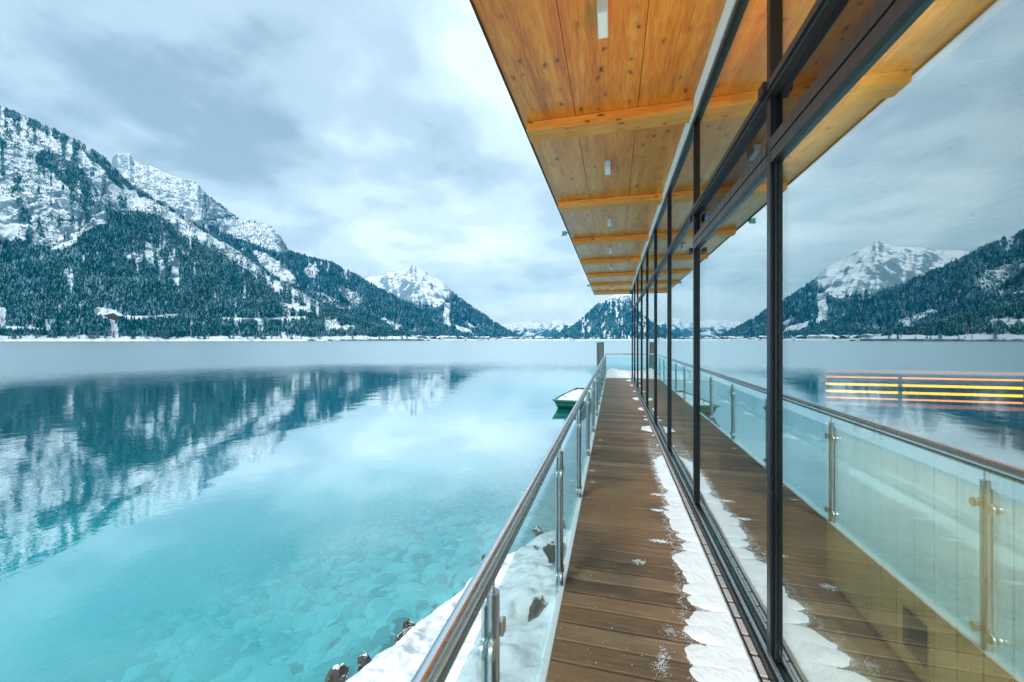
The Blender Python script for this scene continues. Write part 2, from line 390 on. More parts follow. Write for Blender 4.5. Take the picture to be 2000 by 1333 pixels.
mat = {
 'snow': M_snow(),
 'soffit': M_wood('orange_stained_wood', (.60, .14, .008), (.92, .27, .020), (1.0, .44, .065), rough=.33, spec=.9),
 'beam': M_wood('glued_beam_wood', (.74, .23, .022), (.93, .345, .050), (1.0, .49, .12), axis='x', rough=.5),
 'inwood': M_wood('interior_wood', (.42, .34, .17), (.56, .48, .27), (.68, .60, .38), axis='z', knot=False),
 'darkwood': M_wood('dark_wood', (.04, .02, .012), (.08, .042, .025), (.12, .07, .04), axis='x', knot=False),
 'frame': M_metal('dark_anodised_frame', (.030, .036, .040), .32, .7),
 'sash': M_metal('bronze_sash', (.085, .075, .070), .38, .6),
 'alu': M_metal('pale_aluminium', (.55, .62, .64), .3, .9),
 'steel': M_metal('brushed_steel', (.80, .82, .83), .30, 1.0),
 'steel2': M_metal('dull_steel', (.40, .42, .43), .3, 1.0),
 'white': M_plain('white_plaster', (.92, .94, .95), .6, var=.04),
 'fascia': M_plain('frosted_edge', (.78, .82, .84), .7, sc=30, var=.12),
 'darkedge': M_metal('dark_roof_edge', (.05, .035, .03), .5, .3),
 'lampw': M_plain('lamp_body', (.62, .66, .68), .45),
 'glass': M_facade_glass(), 'ventglass': M_facade_glass('grey_vent_glass', (.40, .43, .50, 1), (.35, .37, .42, 1)), 'rglass': M_rail_glass(),
 'floor': M_plain('dark_floor', (.05, .05, .05), .35, sc=3),
 'inwall': M_plain('dim_wall', (.10, .075, .06), .8, sc=2),
 'rock': M_rock('shore_rock', (.028, .028, .026), (.12, .112, .095), snow=1),
 'green': M_plain('green_paint', (.010, .20, .13), .35, sc=5),
 'greend': M_plain('dark_green_paint', (.006, .10, .075), .4, sc=5),
 'pile': M_wood('weathered_pile', (.04, .06, .06), (.10, .13, .13), (.20, .23, .22), axis='z', knot=False, rough=.8),
 'black': M_plain('black_plate', (.012, .014, .016), .4),
 'teal': M_plain('teal_lamp', (.02, .22, .20), .3),
}

# ================================================================== THE LAND
def interp(pts, x, j):
    return np.interp(x, [p[0] for p in pts], [p[j] for p in pts])
def pix(P):
    """photo pixel of a point"""
    D = -P[..., 0]*SN + P[..., 1]*CS; r = P[..., 0]*CS + P[..., 1]*SN
    return 1000 + FPX*r/D, 664.5 - FPX*(P[..., 2]-CZ)/D
class Mountain:
    def __init__(s, ridge, base, relief, power=1.1, seed=1, rough_px=1.6, gully=90., beach=.02, knee=None, beach_z=4.):
        s.ridge, s.base, s.relief, s.power, s.seed, s.rpx, s.gully, s.beach, s.bz = ridge, base, relief, power, seed, rough_px, gully, beach, beach_z
    def P(s, u, v):
        ry = interp(s.ridge, u, 1); rd = interp(s.ridge, u, 2)
        ry = ry + s.rpx*fbm(u/9.0, u*0, 4, s.seed+3) + 1.8*s.rpx*fbm(u/45.0, u*0, 3, s.seed+5)
        bd = interp(s.base, u, 1) * (1 + .02*fbm(u/40., u*0, 3, s.seed+7))
        zr = (664.5-ry)/FPX*rd + CZ
        vv = np.clip(v, 0, 1)
        D = bd + (rd-bd)*vv
        t = np.clip((vv-s.beach)/(1-s.beach), 0, 1)
        z = s.bz*sstep(0, s.beach, vv)*1.0 - 1.5*(vv <= 0) + (zr-s.bz)*np.power(t, s.power)
        lat = (u-1000)/FPX*D
        w = np.clip(4*t*(1-t), 0, 1)*sstep(0, .12, t)
        gx = lat/s.gully + .35*D/s.gully
        rel = s.relief*(ridged(gx, D/(s.gully*4.2), 5, s.seed)*.75 + .5*fbm(lat/(s.gully*.5), D/(s.gully*.5), 5, s.seed+11))
        z = z + rel*w*np.minimum(1, zr/400)
        back = np.maximum(v-1, 0)
        D = D + back*rd*.5; z = z - back*zr*1.2 + s.relief*.4*fbm(lat/70, D/70, 3, s.seed+2)*np.minimum(1, back*8)
        lat = (u-1000)/FPX*D
        return np.stack([lat*CS - D*SN, lat*SN + D*CS, z], -1)
    def mesh(s, name, u0, u1, nu, nv, m, density, vmax=1.5):
        u = np.linspace(u0, u1, nu)[:, None] + np.zeros((1, nv)); v = np.concatenate([np.linspace(0, s.beach*1.5, 5), np.linspace(s.beach*1.5, 1, nv-17)[1:], np.linspace(1, vmax, 13)])[None, :nv] + np.zeros((nu, 1))
        P = s.P(u, v).reshape(-1, 3); x, y = pix(P)
        cov = density(x, y)
        o = np_mesh(name, P, grid_faces(nu, v.shape[1]), m, True, {'cover': cov})
        tag(o, kind='structure'); return o
T_V = []; T_F = []
def tree_template(n=5):
    V = []; F = []
    for (z0, z1, r) in ((.06, .70, .20), (.40, 1.0, .135)):
        k = len(V)
        for i in range(n):
            a = 2*math.pi*i/n; rr = r*(1+.25*math.sin(i*2.4)); V.append((rr*math.cos(a), rr*math.sin(a), z0+.05*math.sin(i*3.1)))
        V.append((0, 0, z1))
        F += [(k+i, k+(i+1) % n, k+n) for i in range(n)]
    return np.array(V), np.array(F)
def forest(name, mt, u0, u1, tries, density, hmin, hmax, m, vlo=.02, label='', width=1.0):
    TV, TF = tree_template()
    u = rng.uniform(u0, u1, tries); v = rng.uniform(vlo, 1.0, tries)
    bd = interp(mt.base, u, 1); rd = interp(mt.ridge, u, 2)
    P = mt.P(u, v); x, y = pix(P)
    # even spread over the ground seen from the lake
    keep = rng.random(tries) < density(x, y)
    sz = .50+.50*density(x, y)[keep]; P = P[keep]; n = len(P)
    hh = rng.uniform(hmin, hmax, n)*(.65+.7*rng.random(n))*sz; ang = rng.uniform(0, 6.28, n); wd = rng.uniform(.75, 1.25, n)*width
    c, s_ = np.cos(ang), np.sin(ang)
    X = TV[None, :, 0]*c[:, None] - TV[None, :, 1]*s_[:, None]; Y = TV[None, :, 0]*s_[:, None] + TV[None, :, 1]*c[:, None]
    V = np.stack([X*(hh*wd)[:, None]+P[:, None, 0], Y*(hh*wd)[:, None]+P[:, None, 1], TV[None, :, 2]*hh[:, None]+P[:, None, 2]-.3], -1).reshape(-1, 3)
    F = (TF[None] + (np.arange(n)*len(TV))[:, None, None]).reshape(-1, 3)
    o = np_mesh(name, V, F, m, False, {'rnd': np.repeat(rng.random(n), len(TV))})
    tag(o, label, 'forest', kind='stuff')
    return n

# -- near left mountain
A = Mountain(ridge=[(-700, 60, 2400), (-300, 120, 2350), (-100, 165, 2300), (0, 207, 2250), (60, 232, 2230), (100, 252, 2200), (150, 275, 2150), (200, 306, 2100), (225, 332, 2050), (270, 372, 2000),
                    (340, 412, 1950), (400, 452, 1900), (470, 492, 1850), (530, 540, 1800), (575, 560, 1760), (640, 598, 1700), (700, 624, 1650), (760, 648, 1600), (800, 658, 1560), (830, 662, 1540)],
             base=[(-700, 700), (0, 820), (300, 950), (600, 1150), (830, 1500)], relief=58, power=1.12, seed=4, rough_px=2.2, gully=130, beach=.02, beach_z=7)
def dens_A(x, y):
    ry = interp(A.ridge, x, 1)
    n1 = fbm(x/42., y/60., 4, 31); n2 = fbm(x/8., y/34., 4, 37); n3 = fbm(x/90., y/30., 3, 41)
    d = .92 + .2*n1 - .92*sstep(-.02, .34, n2+.45*n1-.15)
    # open rock and snow face upper left
    open_ = inpoly(x+10*n1, y+14*n3, [(-800, 100), (0, 215), (120, 262), (215, 345), (260, 395), (300, 425), (240, 420), (185, 395), (200, 430), (170, 462), (120, 488), (60, 480), (0, 468), (-800, 440)])
    band = inpoly(x, y+6*n1, [(55, 292), (110, 300), (165, 335), (200, 390), (215, 440), (175, 440), (150, 380), (90, 330), (50, 310)])
    d = np.where(open_, .10+.50*sstep(.02, .42, n2+.5*fbm(x/14., y/9., 4, 47)), d); d = np.where(band, np.clip(.62+1.0*n2+.5*n1, .1, .9), d)
    # pale rib along the crest
    rib = sstep(46, 18, y-ry+16*n1)*sstep(205, 250, x)*sstep(720, 590, x)
    d = d*(1-(.84+.3*n2)*rib)
    crest = (y-ry < 15*sstep(330, 200, x+30*n1)+9*n2); d = np.where(crest, np.clip(.55+1.2*n2, .1, .9), d)
    d = np.where(inpoly(x, y+4*n1, [(-20, 376), (32, 388), (40, 440), (28, 474), (-20, 468)]), .0, d)
    for poly in ([(-40, 600), (12, 600), (14, 640), (-40, 640)], [(183, 600), (215, 602), (236, 613), (240, 628), (205, 628), (183, 614)], [(236, 617), (300, 616), (345, 612), (345, 620), (300, 625), (240, 626)],
                 [(430, 620), (520, 622), (600, 618), (600, 626), (520, 630), (440, 628)], [(545, 592), (600, 600), (612, 612), (570, 606), (540, 598)], [(335, 500), (349, 505), (352, 560), (344, 562), (338, 530)],
                 [(286, 470), (296, 480), (298, 520), (288, 515)], [(0, 636), (95, 642), (95, 650), (0, 648)], [(640, 640), (690, 636), (700, 644), (650, 648)]):
        d = np.where(inpoly(x+3*n2*3, y+2*n1, poly), .02, d)
    d = d*sstep(659, 655, y+3*n1+2*n2)
    return np.clip(d, 0, 1)
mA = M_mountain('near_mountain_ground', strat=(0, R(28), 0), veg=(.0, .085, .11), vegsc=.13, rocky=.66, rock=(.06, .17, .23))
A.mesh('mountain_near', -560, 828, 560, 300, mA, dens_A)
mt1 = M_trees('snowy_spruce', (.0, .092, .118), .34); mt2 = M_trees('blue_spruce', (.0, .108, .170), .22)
forest('spruce_forest', A, -330, 826, 240000, dens_A, 8, 14, mt1, .03, 'dense snow dusted spruce forest covering the near mountainside left of the lake', 1.1)

# -- second ridge with the rock knob
B = Mountain(ridge=[(100, 420, 3300), (190, 345, 3300), (216, 322, 3300), (221, 303, 3300), (228, 298, 3300), (252, 299, 3300), (262, 312, 3290), (276, 318, 3280), (310, 332, 3260), (340, 345, 3250), (375, 352, 3240), (386, 357, 3230),
                    (393, 368, 3220), (404, 381, 3205), (440, 408, 3180), (470, 430, 3150), (500, 436, 3120), (528, 442, 3100), (548, 462, 3080), (566, 492, 3060), (600, 502, 3020), (650, 515, 2970), (700, 542, 2900), (740, 566, 2850), (800, 596, 2760), (860, 634, 2660), (900, 655, 2600), (925, 662, 2560)],
             base=[(100, 1900), (500, 1850), (700, 1950), (925, 2450)], relief=70, power=1.05, seed=9, rough_px=1.5, gully=170, beach=.02, beach_z=8)
def dens_B(x, y):
    n1 = fbm(x/30., y/40., 4, 51); n2 = fbm(x/5., y/16., 4, 57)
    d = 1.0 + .2*n1 - .85*sstep(.12, .45, n2+.3*n1)
    for poly, k in (([(200, 280), (300, 310), (395, 350), (400, 400), (395, 450), (360, 470), (330, 430), (270, 385), (200, 330)], .08),
                    ([(395, 375), (440, 400), (480, 430), (470, 450), (430, 445), (395, 440)], .42),
                    ([(425, 428), (470, 430), (540, 440), (568, 490), (556, 498), (520, 488), (470, 470), (430, 455)], .14),
                    ([(490, 487), (520, 495), (560, 525), (577, 545), (576, 560), (540, 548), (505, 515)], .06),
                    ([(360, 430), (420, 470), (500, 520), (590, 570), (590, 585), (520, 560), (440, 510), (360, 450)], .25),
                    ([(592, 522), (612, 518), (624, 530), (616, 546), (598, 540)], .15),
                    ([(665, 560), (700, 572), (712, 590), (695, 600), (672, 585)], .2), ([(745, 618), (790, 640), (780, 645), (742, 628)], .1), ([(585, 560), (640, 575), (690, 600), (680, 612), (630, 592)], .4)):
        d = np.where(inpoly(x+5*n1, y+5*n2, poly), k*(1+.5*n2), d)
    return np.clip(d, 0, 1)
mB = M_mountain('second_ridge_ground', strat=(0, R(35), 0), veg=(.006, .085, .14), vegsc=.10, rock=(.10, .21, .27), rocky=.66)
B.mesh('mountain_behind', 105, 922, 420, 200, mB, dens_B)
forest('far_spruce_forest', B, 250, 922, 80000, dens_B, 13, 21, mt2, .03, 'blue spruce forest on the second ridge behind the near mountainside', 1.25)

# -- the pointed peak at the end of the lake
Cm = Mountain(ridge=[(560, 600, 4700), (640, 575, 4700), (700, 548, 4700), (718, 543, 4700), (745, 538, 4680), (757, 533, 4650), (775, 531, 4620), (790, 527, 4600), (801, 523, 4600), (808, 516, 4600), (815, 523, 4595), (828, 529, 4580), (846, 541, 4550), (866, 552, 4500), (885, 572, 4450), (920, 598, 4380), (960, 629, 4250), (1000, 654, 4100), (1022, 662, 4050)],
              base=[(560, 3300), (900, 3100), (1022, 3400)], relief=120, power=1.0, seed=15, rough_px=.9, gully=300, beach=.03, beach_z=9)
def dens_C(x, y):
    n1 = fbm(x/22., y/26., 4, 71); n2 = fbm(x/4., y/11., 4, 77)
    tl = np.interp(x, [700, 740, 760, 790, 850, 885, 900, 920, 1000], [540, 575, 590, 585, 600, 570, 585, 596, 640])
    d = sstep(-5, 12, y-tl+9*n1)*(1.0+.2*n1) - .75*sstep(.12, .55, n2+.2*n1)
    for poly in ([(865, 590), (877, 592), (880, 640), (868, 636)], [(885, 634), (920, 644), (925, 655), (895, 650)], [(845, 640), (870, 648), (868, 652), (846, 646)], [(840, 622), (858, 628), (856, 634), (842, 630)], [(908, 628), (935, 642), (930, 646), (905, 636)]):
        d = np.where(inpoly(x+3*n1, y+2*n2, poly), .0, d)
    return np.clip(d, 0, 1)
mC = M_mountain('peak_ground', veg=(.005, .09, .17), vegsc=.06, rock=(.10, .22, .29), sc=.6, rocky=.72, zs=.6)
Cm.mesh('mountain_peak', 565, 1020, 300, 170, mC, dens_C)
forest('distant_forest', Cm, 640, 1018, 30000, dens_C, 20, 32, mt2, .03, 'blue forest low on the pointed peak at the end of the lake', 1.3)

# -- hill under the eaves on the right
Em = Mountain(ridge=[(1075, 662, 3500), (1095, 655, 3600), (1120, 641, 3700), (1140, 622, 3850), (1158, 606, 3900), (1172, 592, 4000), (1190, 581, 4100), (1215, 568, 4200), (1250, 556, 4300), (1300, 560, 4300), (1360, 590, 4300), (1450, 630, 4200), (1560, 655, 4000)],
              base=[(1075, 3100), (1200, 2900), (1560, 2900)], relief=110, power=1.0, seed=23, rough_px=1.0, gully=240, beach=.03, beach_z=9)
def dens_E(x, y):
    n1 = fbm(x/16., y/20., 4, 81); n2 = fbm(x/3.5, y/9., 4, 87)
    d = 1.0 - .95*sstep(-.06, .34, n2+.45*n1)*sstep(1105, 1140, x) - .9*sstep(600, 578, y+8*n1)
    return np.clip(d, 0, 1)
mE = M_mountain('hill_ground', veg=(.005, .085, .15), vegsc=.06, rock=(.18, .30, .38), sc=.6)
Em.mesh('mountain_right', 1078, 1555, 240, 130, mE, dens_E)
forest('hill_forest', Em, 1078, 1400, 20000, dens_E, 20, 30, mt2, .03, 'blue forest on the steep hill seen below the eaves', 1.3)

# -- pale ranges closing the valley
Dm = Mountain(ridge=[(760, 650, 13500), (900, 640, 13500), (980, 634, 13000), (1000, 630, 13000), (1020, 628, 13000), (1035, 626, 13000), (1052, 632, 13000), (1064, 627, 13000), (1072, 634, 13000), (1080, 627, 13000), (1092, 623, 13000), (1105, 629, 13000), (1125, 633, 13000), (1180, 628, 13000), (1300, 620, 13000), (1600, 640, 13000)],
              base=[(760, 9500), (1600, 9500)], relief=260, power=1.0, seed=33, rough_px=1.6, gully=700, beach=.01, beach_z=10)
def dens_D(x, y):
    n2 = fbm(x/6., y/5., 4, 97); return np.clip(sstep(634, 646, y+4*n2)*.7 - .6*sstep(.1, .4, n2), 0, 1)
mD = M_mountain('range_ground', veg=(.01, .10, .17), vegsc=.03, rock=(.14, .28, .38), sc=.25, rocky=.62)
Dm.mesh('mountain_range', 765, 1595, 260, 90, mD, dens_D)
D2 = Mountain(ridge=[(1030, 660, 7600), (1055, 654, 7600), (1075, 645, 7600), (1095, 637, 7600), (1120, 634, 7600), (1150, 633, 7600), (1200, 625, 7600), (1500, 650, 7600)],
              base=[(1030, 5600), (1500, 5600)], relief=150, power=1.0, seed=43, rough_px=.9, gully=420, beach=.01, beach_z=10)
D2.mesh('hills_far', 1032, 1495, 160, 70, M_mountain('far_hill_ground', veg=(.01, .10, .17), vegsc=.045, rock=(.14, .28, .38), sc=.4), lambda x, y: np.clip(1.0-.9*sstep(0, .4, fbm(x/7., y/5., 4, 101)), 0, 1))

# -- snowy valley floor behind the far shore
def valley():
    us = np.linspace(560, 1700, 220); Ds = np.concatenate([np.linspace(1, 1.10, 14), np.linspace(1.12, 5.2, 40)])
    u, k = np.meshgrid(us, Ds, indexing='ij')
    sh = np.interp(u, [560, 790, 830, 925, 1050, 1700], [1480, 1620, 1950, 2400, 2750, 2750])*(1+.015*fbm(u/25., u*0, 3, 5))
    D = sh*k; z = -1.5 + 10*sstep(1, 1.012, k) + 6*sstep(1.02, 1.3, k) + 2.0*fbm(u/12., D/150., 4, 6)*sstep(1.01, 1.06, k)
    lat = (u-1000)/FPX*D
    P = np.stack([lat*CS-D*SN, lat*SN+D*CS, z], -1).reshape(-1, 3)
    cov = .55*sstep(.1, .4, fbm(P[:, 0]/160, P[:, 1]/160, 4, 8))
    o = np_mesh('valley_floor', P, grid_faces(len(us), len(Ds)), mD2, True, {'cover': cov}); tag(o, kind='structure')
    return sh
mD2 = M_mountain('valley_snow', veg=(.02, .09, .12), vegsc=.08, rocky=.0)
valley()

# ------------------------------------------------------------------ lake
wm = MB(); wm.add([(-16000, -9000, 0), (16000, -9000, 0), (16000, 16000, 0), (-16000, 16000, 0)], [(0, 1, 2, 3)])
tag(wm.build('lake_water', M_water()), kind='structure')

# bank and lake bed by the building
SHORE = [(-2.9, -3), (-2.75, 1.0), (-2.55, 2.5), (-2.34, 3.1), (-2.02, 4.0), (-1.68, 5.05), (-1.10, 5.95), (-.55, 6.5), (.3, 6.7), (1.5, 7.2)]
def shore_dist(x, y):
    """signed distance to the water's edge, positive on land"""
    best = np.full(np.shape(x), 1e9); sgn = np.ones(np.shape(x))
    for (x0, y0), (x1, y1) in zip(SHORE[:-1], SHORE[1:]):
        dx, dy = x1-x0, y1-y0; t = np.clip(((x-x0)*dx+(y-y0)*dy)/(dx*dx+dy*dy), 0, 1)
        d = np.hypot(x-x0-t*dx, y-y0-t*dy); s = np.where((dx*(y-y0)-dy*(x-x0)) < 0, 1, -1)
        m = d < best; best = np.where(m, d, best); sgn = np.where(m, s, sgn)
    return best*sgn
def depth(d):
    d = np.clip(d, -1.0, 200); return np.where(d < 0, .24*d, 1.7*(1-np.exp(-.24*np.maximum(d, 0)/1.7)))
def bed_z(x, y):
    d = -shore_dist(x, y)
    return -.10 - .34*np.clip(d, -1, 30)**1.0*1.0*np.where(d < 3, 1, 1) + .0*x
def bed():
    xs = np.concatenate([np.linspace(-90, -9, 60), np.linspace(-8.9, 6, 180)]); ys = np.concatenate([np.linspace(-8, 16, 220), np.linspace(16.5, 120, 80)]); x, y = np.meshgrid(xs, ys, indexing='ij')
    d = -shore_dist(x, y); z = -.08 - depth(d) + .06*fbm(x*1.2, y*1.2, 4, 61)
    P = np.stack([x, y, z], -1).reshape(-1, 3)
    g = G('lake_bed'); p = g.pos(); h = g.noise(p, 3.5, 6, .6); v = g.vor(p, 9)
    col = g.ramp(g.math('ADD', g.math('MULTIPLY', h, .6), g.math('MULTIPLY', v, .5)), [(.3, (.10, .45, .50)), (.55, (.30, .75, .77)), (.8, (.50, .92, .92))])
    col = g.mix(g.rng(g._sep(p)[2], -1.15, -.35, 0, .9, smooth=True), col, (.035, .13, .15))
    g.pbr(col, .8, normal=g.bump(v, .6, .05), spec=.2)
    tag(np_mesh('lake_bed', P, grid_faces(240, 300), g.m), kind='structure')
bed()
def ico(sub):
    bm = bmesh.new(); bmesh.ops.create_icosphere(bm, subdivisions=sub, radius=1)
    V = np.array([v.co[:] for v in bm.verts]); F = np.array([[v.index for v in f.verts] for f in bm.faces]); bm.free(); return V, F
def rock_shape(V, seed, rough=.28, blocky=.5):
    r = np.random.default_rng(seed); W_ = V.copy()
    for k in range(7):                      # chop flat facets off the ball
        n = r.normal(size=3); n /= np.linalg.norm(n); c = r.uniform(.55, .85)
        d = W_ @ n; W_ = W_ - np.outer(np.maximum(d-c, 0)*blocky*1.9, n)
    nn = fbm(V[:, 0]*1.6+seed*3.1, V[:, 1]*1.6+V[:, 2]*1.3, 4, seed % 50)
    return W_*(1+rough*nn)[:, None]
def stones():
    V0, F0 = ico(2); VV = []; FF = []; RR = []; k = 0; r = np.random.default_rng(5)
    for i in range(7000):
        t = r.uniform(0, 1); seg = r.integers(1, len(SHORE)-1)
        x0, y0 = SHORE[seg]; x1, y1 = SHORE[seg+1] if seg+1 < len(SHORE) else SHORE[seg]
        off = abs(r.normal(0, 1.7))-.15
        dx, dy = x1-x0, y1-y0; L = math.hypot(dx, dy) or 1
        x = x0+dx*t - dy/L*off; y = y0+dy*t + dx/L*off
        if i % 4 == 0: x = r.uniform(-5.5, .5); y = r.uniform(2.5, 12); off = float(-shore_dist(np.array(x), np.array(y)))
        if off < -.2 or off > 5 or x > 1: continue
        dd = float(-shore_dist(np.array(x), np.array(y)))
        s = r.uniform(.035, .115) * (1.7 if r.random() < .13 else 1)*(1.15-.1*min(dd, 4))
        z = -.08-float(depth(dd))
        if z > -.05: continue
        a = r.uniform(0, 6.28); sx, sy, sz = s*r.uniform(.8, 1.5), s*r.uniform(.7, 1.1), s*r.uniform(.4, .7)
        W_ = rock_shape(V0, i, .2, .5); X = W_[:, 0]*sx; Y = W_[:, 1]*sy
        VV.append(np.stack([X*math.cos(a)-Y*math.sin(a)+x, X*math.sin(a)+Y*math.cos(a)+y, np.minimum(W_[:, 2]*sz+z+sz*.4, -.02)], 1)); FF.append(F0+k); RR.append(np.full(len(V0), r.random())); k += len(V0)
    g = G('wet_stone'); rn = g.attr('rnd'); h = g.noise(g.pos(), 14, 5, .6)
    col = g.ramp(g.math('ADD', g.math('MULTIPLY', rn, .65), g.math('MULTIPLY', h, .35)), [(.12, (.05, .16, .17)), (.38, (.40, .64, .66)), (.8, (.98, .99, .98))])
    g.pbr(col, .8, normal=g.bump(h, .4, .02), spec=.2)
    o = np_mesh('lakebed_stones', np.concatenate(VV), np.concatenate(FF), g.m, True, {'rnd': np.concatenate(RR)})
    tag(o, 'pale rounded stones lying under the clear shallow water by the bank', 'stones', kind='stuff')
stones()
ROCKS = [  # x, y, sx, sy, sz, dz, label
 (-2.12, 3.82, .085, .06, .08, .06, 'dark wet rock with pale fleck at the edge of the snow bank'),
 (-2.07, 3.66, .12, .06, .05, .05, 'low flat brown rock beside the dark wet rock at the waterline'),
 (-2.40, 3.08, .13, .09, .09, .04, 'broken brown rock at the waterline lowest in the picture'),
 (-2.30, 3.32, .085, .06, .06, .04, 'small brown rock between snow and water near the bottom edge'),
 (-1.08, 6.02, .18, .11, .12, .10, 'olive grey rock where the far snow bank meets the water'),
 (-.80, 6.28, .08, .07, .10, .16, 'small grey rock capped with snow near the third railing post'),
 (-1.68, 5.12, .07, .06, .13, .09, 'upright dark rock beside the water seen beside the handrail'),
 (-.64, 3.42, .12, .17, .20, .62, 'large jagged grey rock breaking through the snow below the boardwalk'),
 (-.66, 4.56, .17, .10, .14, .66, 'slanting grey rock half buried in snow below the boardwalk'),
 (-.92, 4.20, .05, .045, .04, .52, 'small dark pebble lying on the snow bank'),
 (-.44, 5.75, .12, .10, .14, .42, 'dark wet rock under the boardwalk edge at the waterline'),
 (-.98, 5.0, .06, .05, .05, .42, 'small brown stone poking from the snow between the two posts'),
]
def bank_h(x, y):
    d = shore_dist(x, y)
    base = sstep(-.05, .35, d)*.24 + sstep(.1, 2.2, d)*.66
    lum = .16*np.maximum(0, fbm(x*1.9, y*1.9, 3, 63)+.15) + .10*np.maximum(0, fbm(x*4.6, y*4.6, 3, 66)) + .03*fbm(x*10, y*10, 3, 69)
    z = base + lum*sstep(.05, .5, d) - .25*sstep(.0, -.16, d)
    for rx, ry, sx, sy, sz, dz, _ in ROCKS:
        q = np.hypot(x-rx, y-ry)/(max(sx, sy)*1.5); z = np.where(q < 1, z - (.5*sz)*(1-q)**1, z)
    return z
def bank():
    xs = np.linspace(-3.3, 1.2, 330); ys = np.linspace(-2.5, 7.2, 620); x, y = np.meshgrid(xs, ys, indexing='ij')
    jx = .09*fbm(x*3.1, y*3.1, 4, 75); jy = .09*fbm(x*3.1+7, y*3.1, 4, 76)
    z = bank_h(x+jx, y+jy)
    P = np.stack([x, y, z], -1).reshape(-1, 3); F = grid_faces(330, 620)
    keep = (P[F, 2].max(1) > -.14); F = F[keep]
    o = np_mesh('snow_bank', P, F, mat['snow']); tag(o, kind='structure')
bank()
for i, (x, y, sx, sy, sz, dz, lb) in enumerate(ROCKS):
    V0, F0 = ico(4); W_ = rock_shape(V0, 100+i*7, .35, .75)*np.array([sx, sy, sz])
    o = np_mesh('rock', W_, F0, mat['rock'], False); o.location = (x, y, dz); o.rotation_euler = (0, 0, i*1.3); tag(o, lb, 'rock', 'rocks at the edge of the snow bank')

# ================================================================== THE BUILDING
GX = .765; SOF = CZ+2.25; YB0, YB1 = -3.4, 17.3
T1 = CZ+1.215; XE = -.905; YR0, YR1 = -3.6, 20.0
pav = empty('lake_pavilion', (GX, 6, DK)); tag(pav, 'glass fronted lakeside pavilion with orange timber eaves over a narrow boardwalk', 'building')
PO = Vector((-GX, -6, -DK))
def part(mb, name, m, parent=pav, **k):
    if parent is pav:
        k['loc'] = tuple(PO)
    return mb.build(name, m, parent, **k)
# soffit boards: three wide panels with open joints, carried on over the room
for a, b in ((XE, -.369), (-.364, .226), (.231, .727)):
    part(MB().box(a, b, YR0, YR1, SOF, SOF+.06), 'soffit_panel', mat['soffit'])
part(MB().box(XE-.012, XE+.0, YR0, YR1+.012, SOF-.02, SOF+.30).box(XE, 9.5, YR1, YR1+.012, SOF-.02, SOF+.30), 'roof_edge', mat['darkedge'])
part(MB().box(XE, 9.5, YR0, YR1, SOF+.062, SOF+.29), 'roof_slab', mat['darkedge'])
part(MB().box(XE+.02, 9.4, YR0+.02, YR1-.02, SOF+.292, SOF+.5), 'roof_snow', mat['snow'], bevel=.08)
part(MB().box(.80, 9.2, YB0, YB1, SOF+.002, SOF+.06), 'ceiling', mat['soffit'])
for k in range(-2, 7):
    y = 4.01 + 2.43*k
    part(MB().box(XE+.035, .727, y, y+.235, SOF-.10, SOF-.002), 'roof_beam', mat['beam'], bevel=.004)
    part(MB().box(.80, 9.2, y, y+.235, SOF-.10, SOF-.002), 'ceiling_beam', mat['beam'], bevel=.004)
# white joint strip between soffit and glazing
ws = MB().box(.727, .757, YB0, YB1+.04, CZ+2.10, SOF+.05)
part(ws, 'joint_strip', mat['white'])
part(MB().box(.735, .80, YB0, YB1+.03, CZ+2.045, CZ+2.098), 'head_frame', mat['frame'], bevel=.003)
part(MB().box(.728, .80, YB0, YB1+.03, T1-.028, T1+.028).box(.715, .728, YB0, YB1+.03, T1-.012, T1+.020), 'transom', mat['sash'], bevel=.003)
part(MB().box(.715, .80, YB0, YB1+.03, DK-.03, DK+.045), 'sill_frame', mat['frame'], bevel=.003)
part(MB().box(.728, .745, YB0, YB1+.03, DK+.047, DK+.062), 'sill_rail', mat['alu'], bevel=.002)
YM = [2.2+1.885*k for k in range(-3, 9)]
for k, y in enumerate(YM):
    w = .024
    mb = MB().box(.738, .80, y-w, y+w, DK+.046, T1-.030).box(.738, .80, y-w, y+w, T1+.030, CZ+2.043)
    part(mb, 'mullion', mat['frame'], bevel=.003)
    if k < len(YM)-1:
        y2 = YM[k+1]
        near = k < 4
        zt = T1-.030
        if near:   # opening leaf with its own head rail and a vent pane above
            part(MB().box(.738, .79, y+w+.002, y2-w-.002, CZ+.86, CZ+.915).box(.734, .79, y+w+.002, y2-w-.002, CZ+.920, CZ+.975), 'leaf_head', mat['sash'], bevel=.002)
            part(MB().box(GX, GX+.010, y+w, y2-w, CZ+.976, zt), 'glass_pane', mat['ventglass'])
            part(MB().box(.752, .764, y+w+.002, y+w+.018, DK+.063, CZ+.858), 'leaf_stile', mat['frame'], bevel=.002)
            part(MB().box(.752, .764, y2-w-.018, y2-w-.002, DK+.063, CZ+.858), 'leaf_stile', mat['frame'], bevel=.002)
            zt = CZ+.859
        part(MB().box(GX, GX+.010, y+w, y2-w, DK+.047, zt), 'glass_pane', mat['glass'])
        part(MB().box(GX, GX+.010, y+w, y2-w, T1+.030, CZ+2.043), 'glass_pane', mat['glass'])
# small black stay brackets on the mullion by the opening leaves
for y in (YM[4],):
    part(MB().box(.690, .7215, y-.075, y+.045, CZ+.820, CZ+.862), 'stay_bracket', mat['black'], bevel=.003)
    part(MB().box(.700, .7215, y-.04, y+.03, T1-.10, T1-.035), 'hinge_block', mat['black'], bevel=.003)
part(MB().box(.700, .7215, YM[3]-.04, YM[3]+.03, T1-.02, T1+.035), 'hinge_block', mat['black'], bevel=.003)
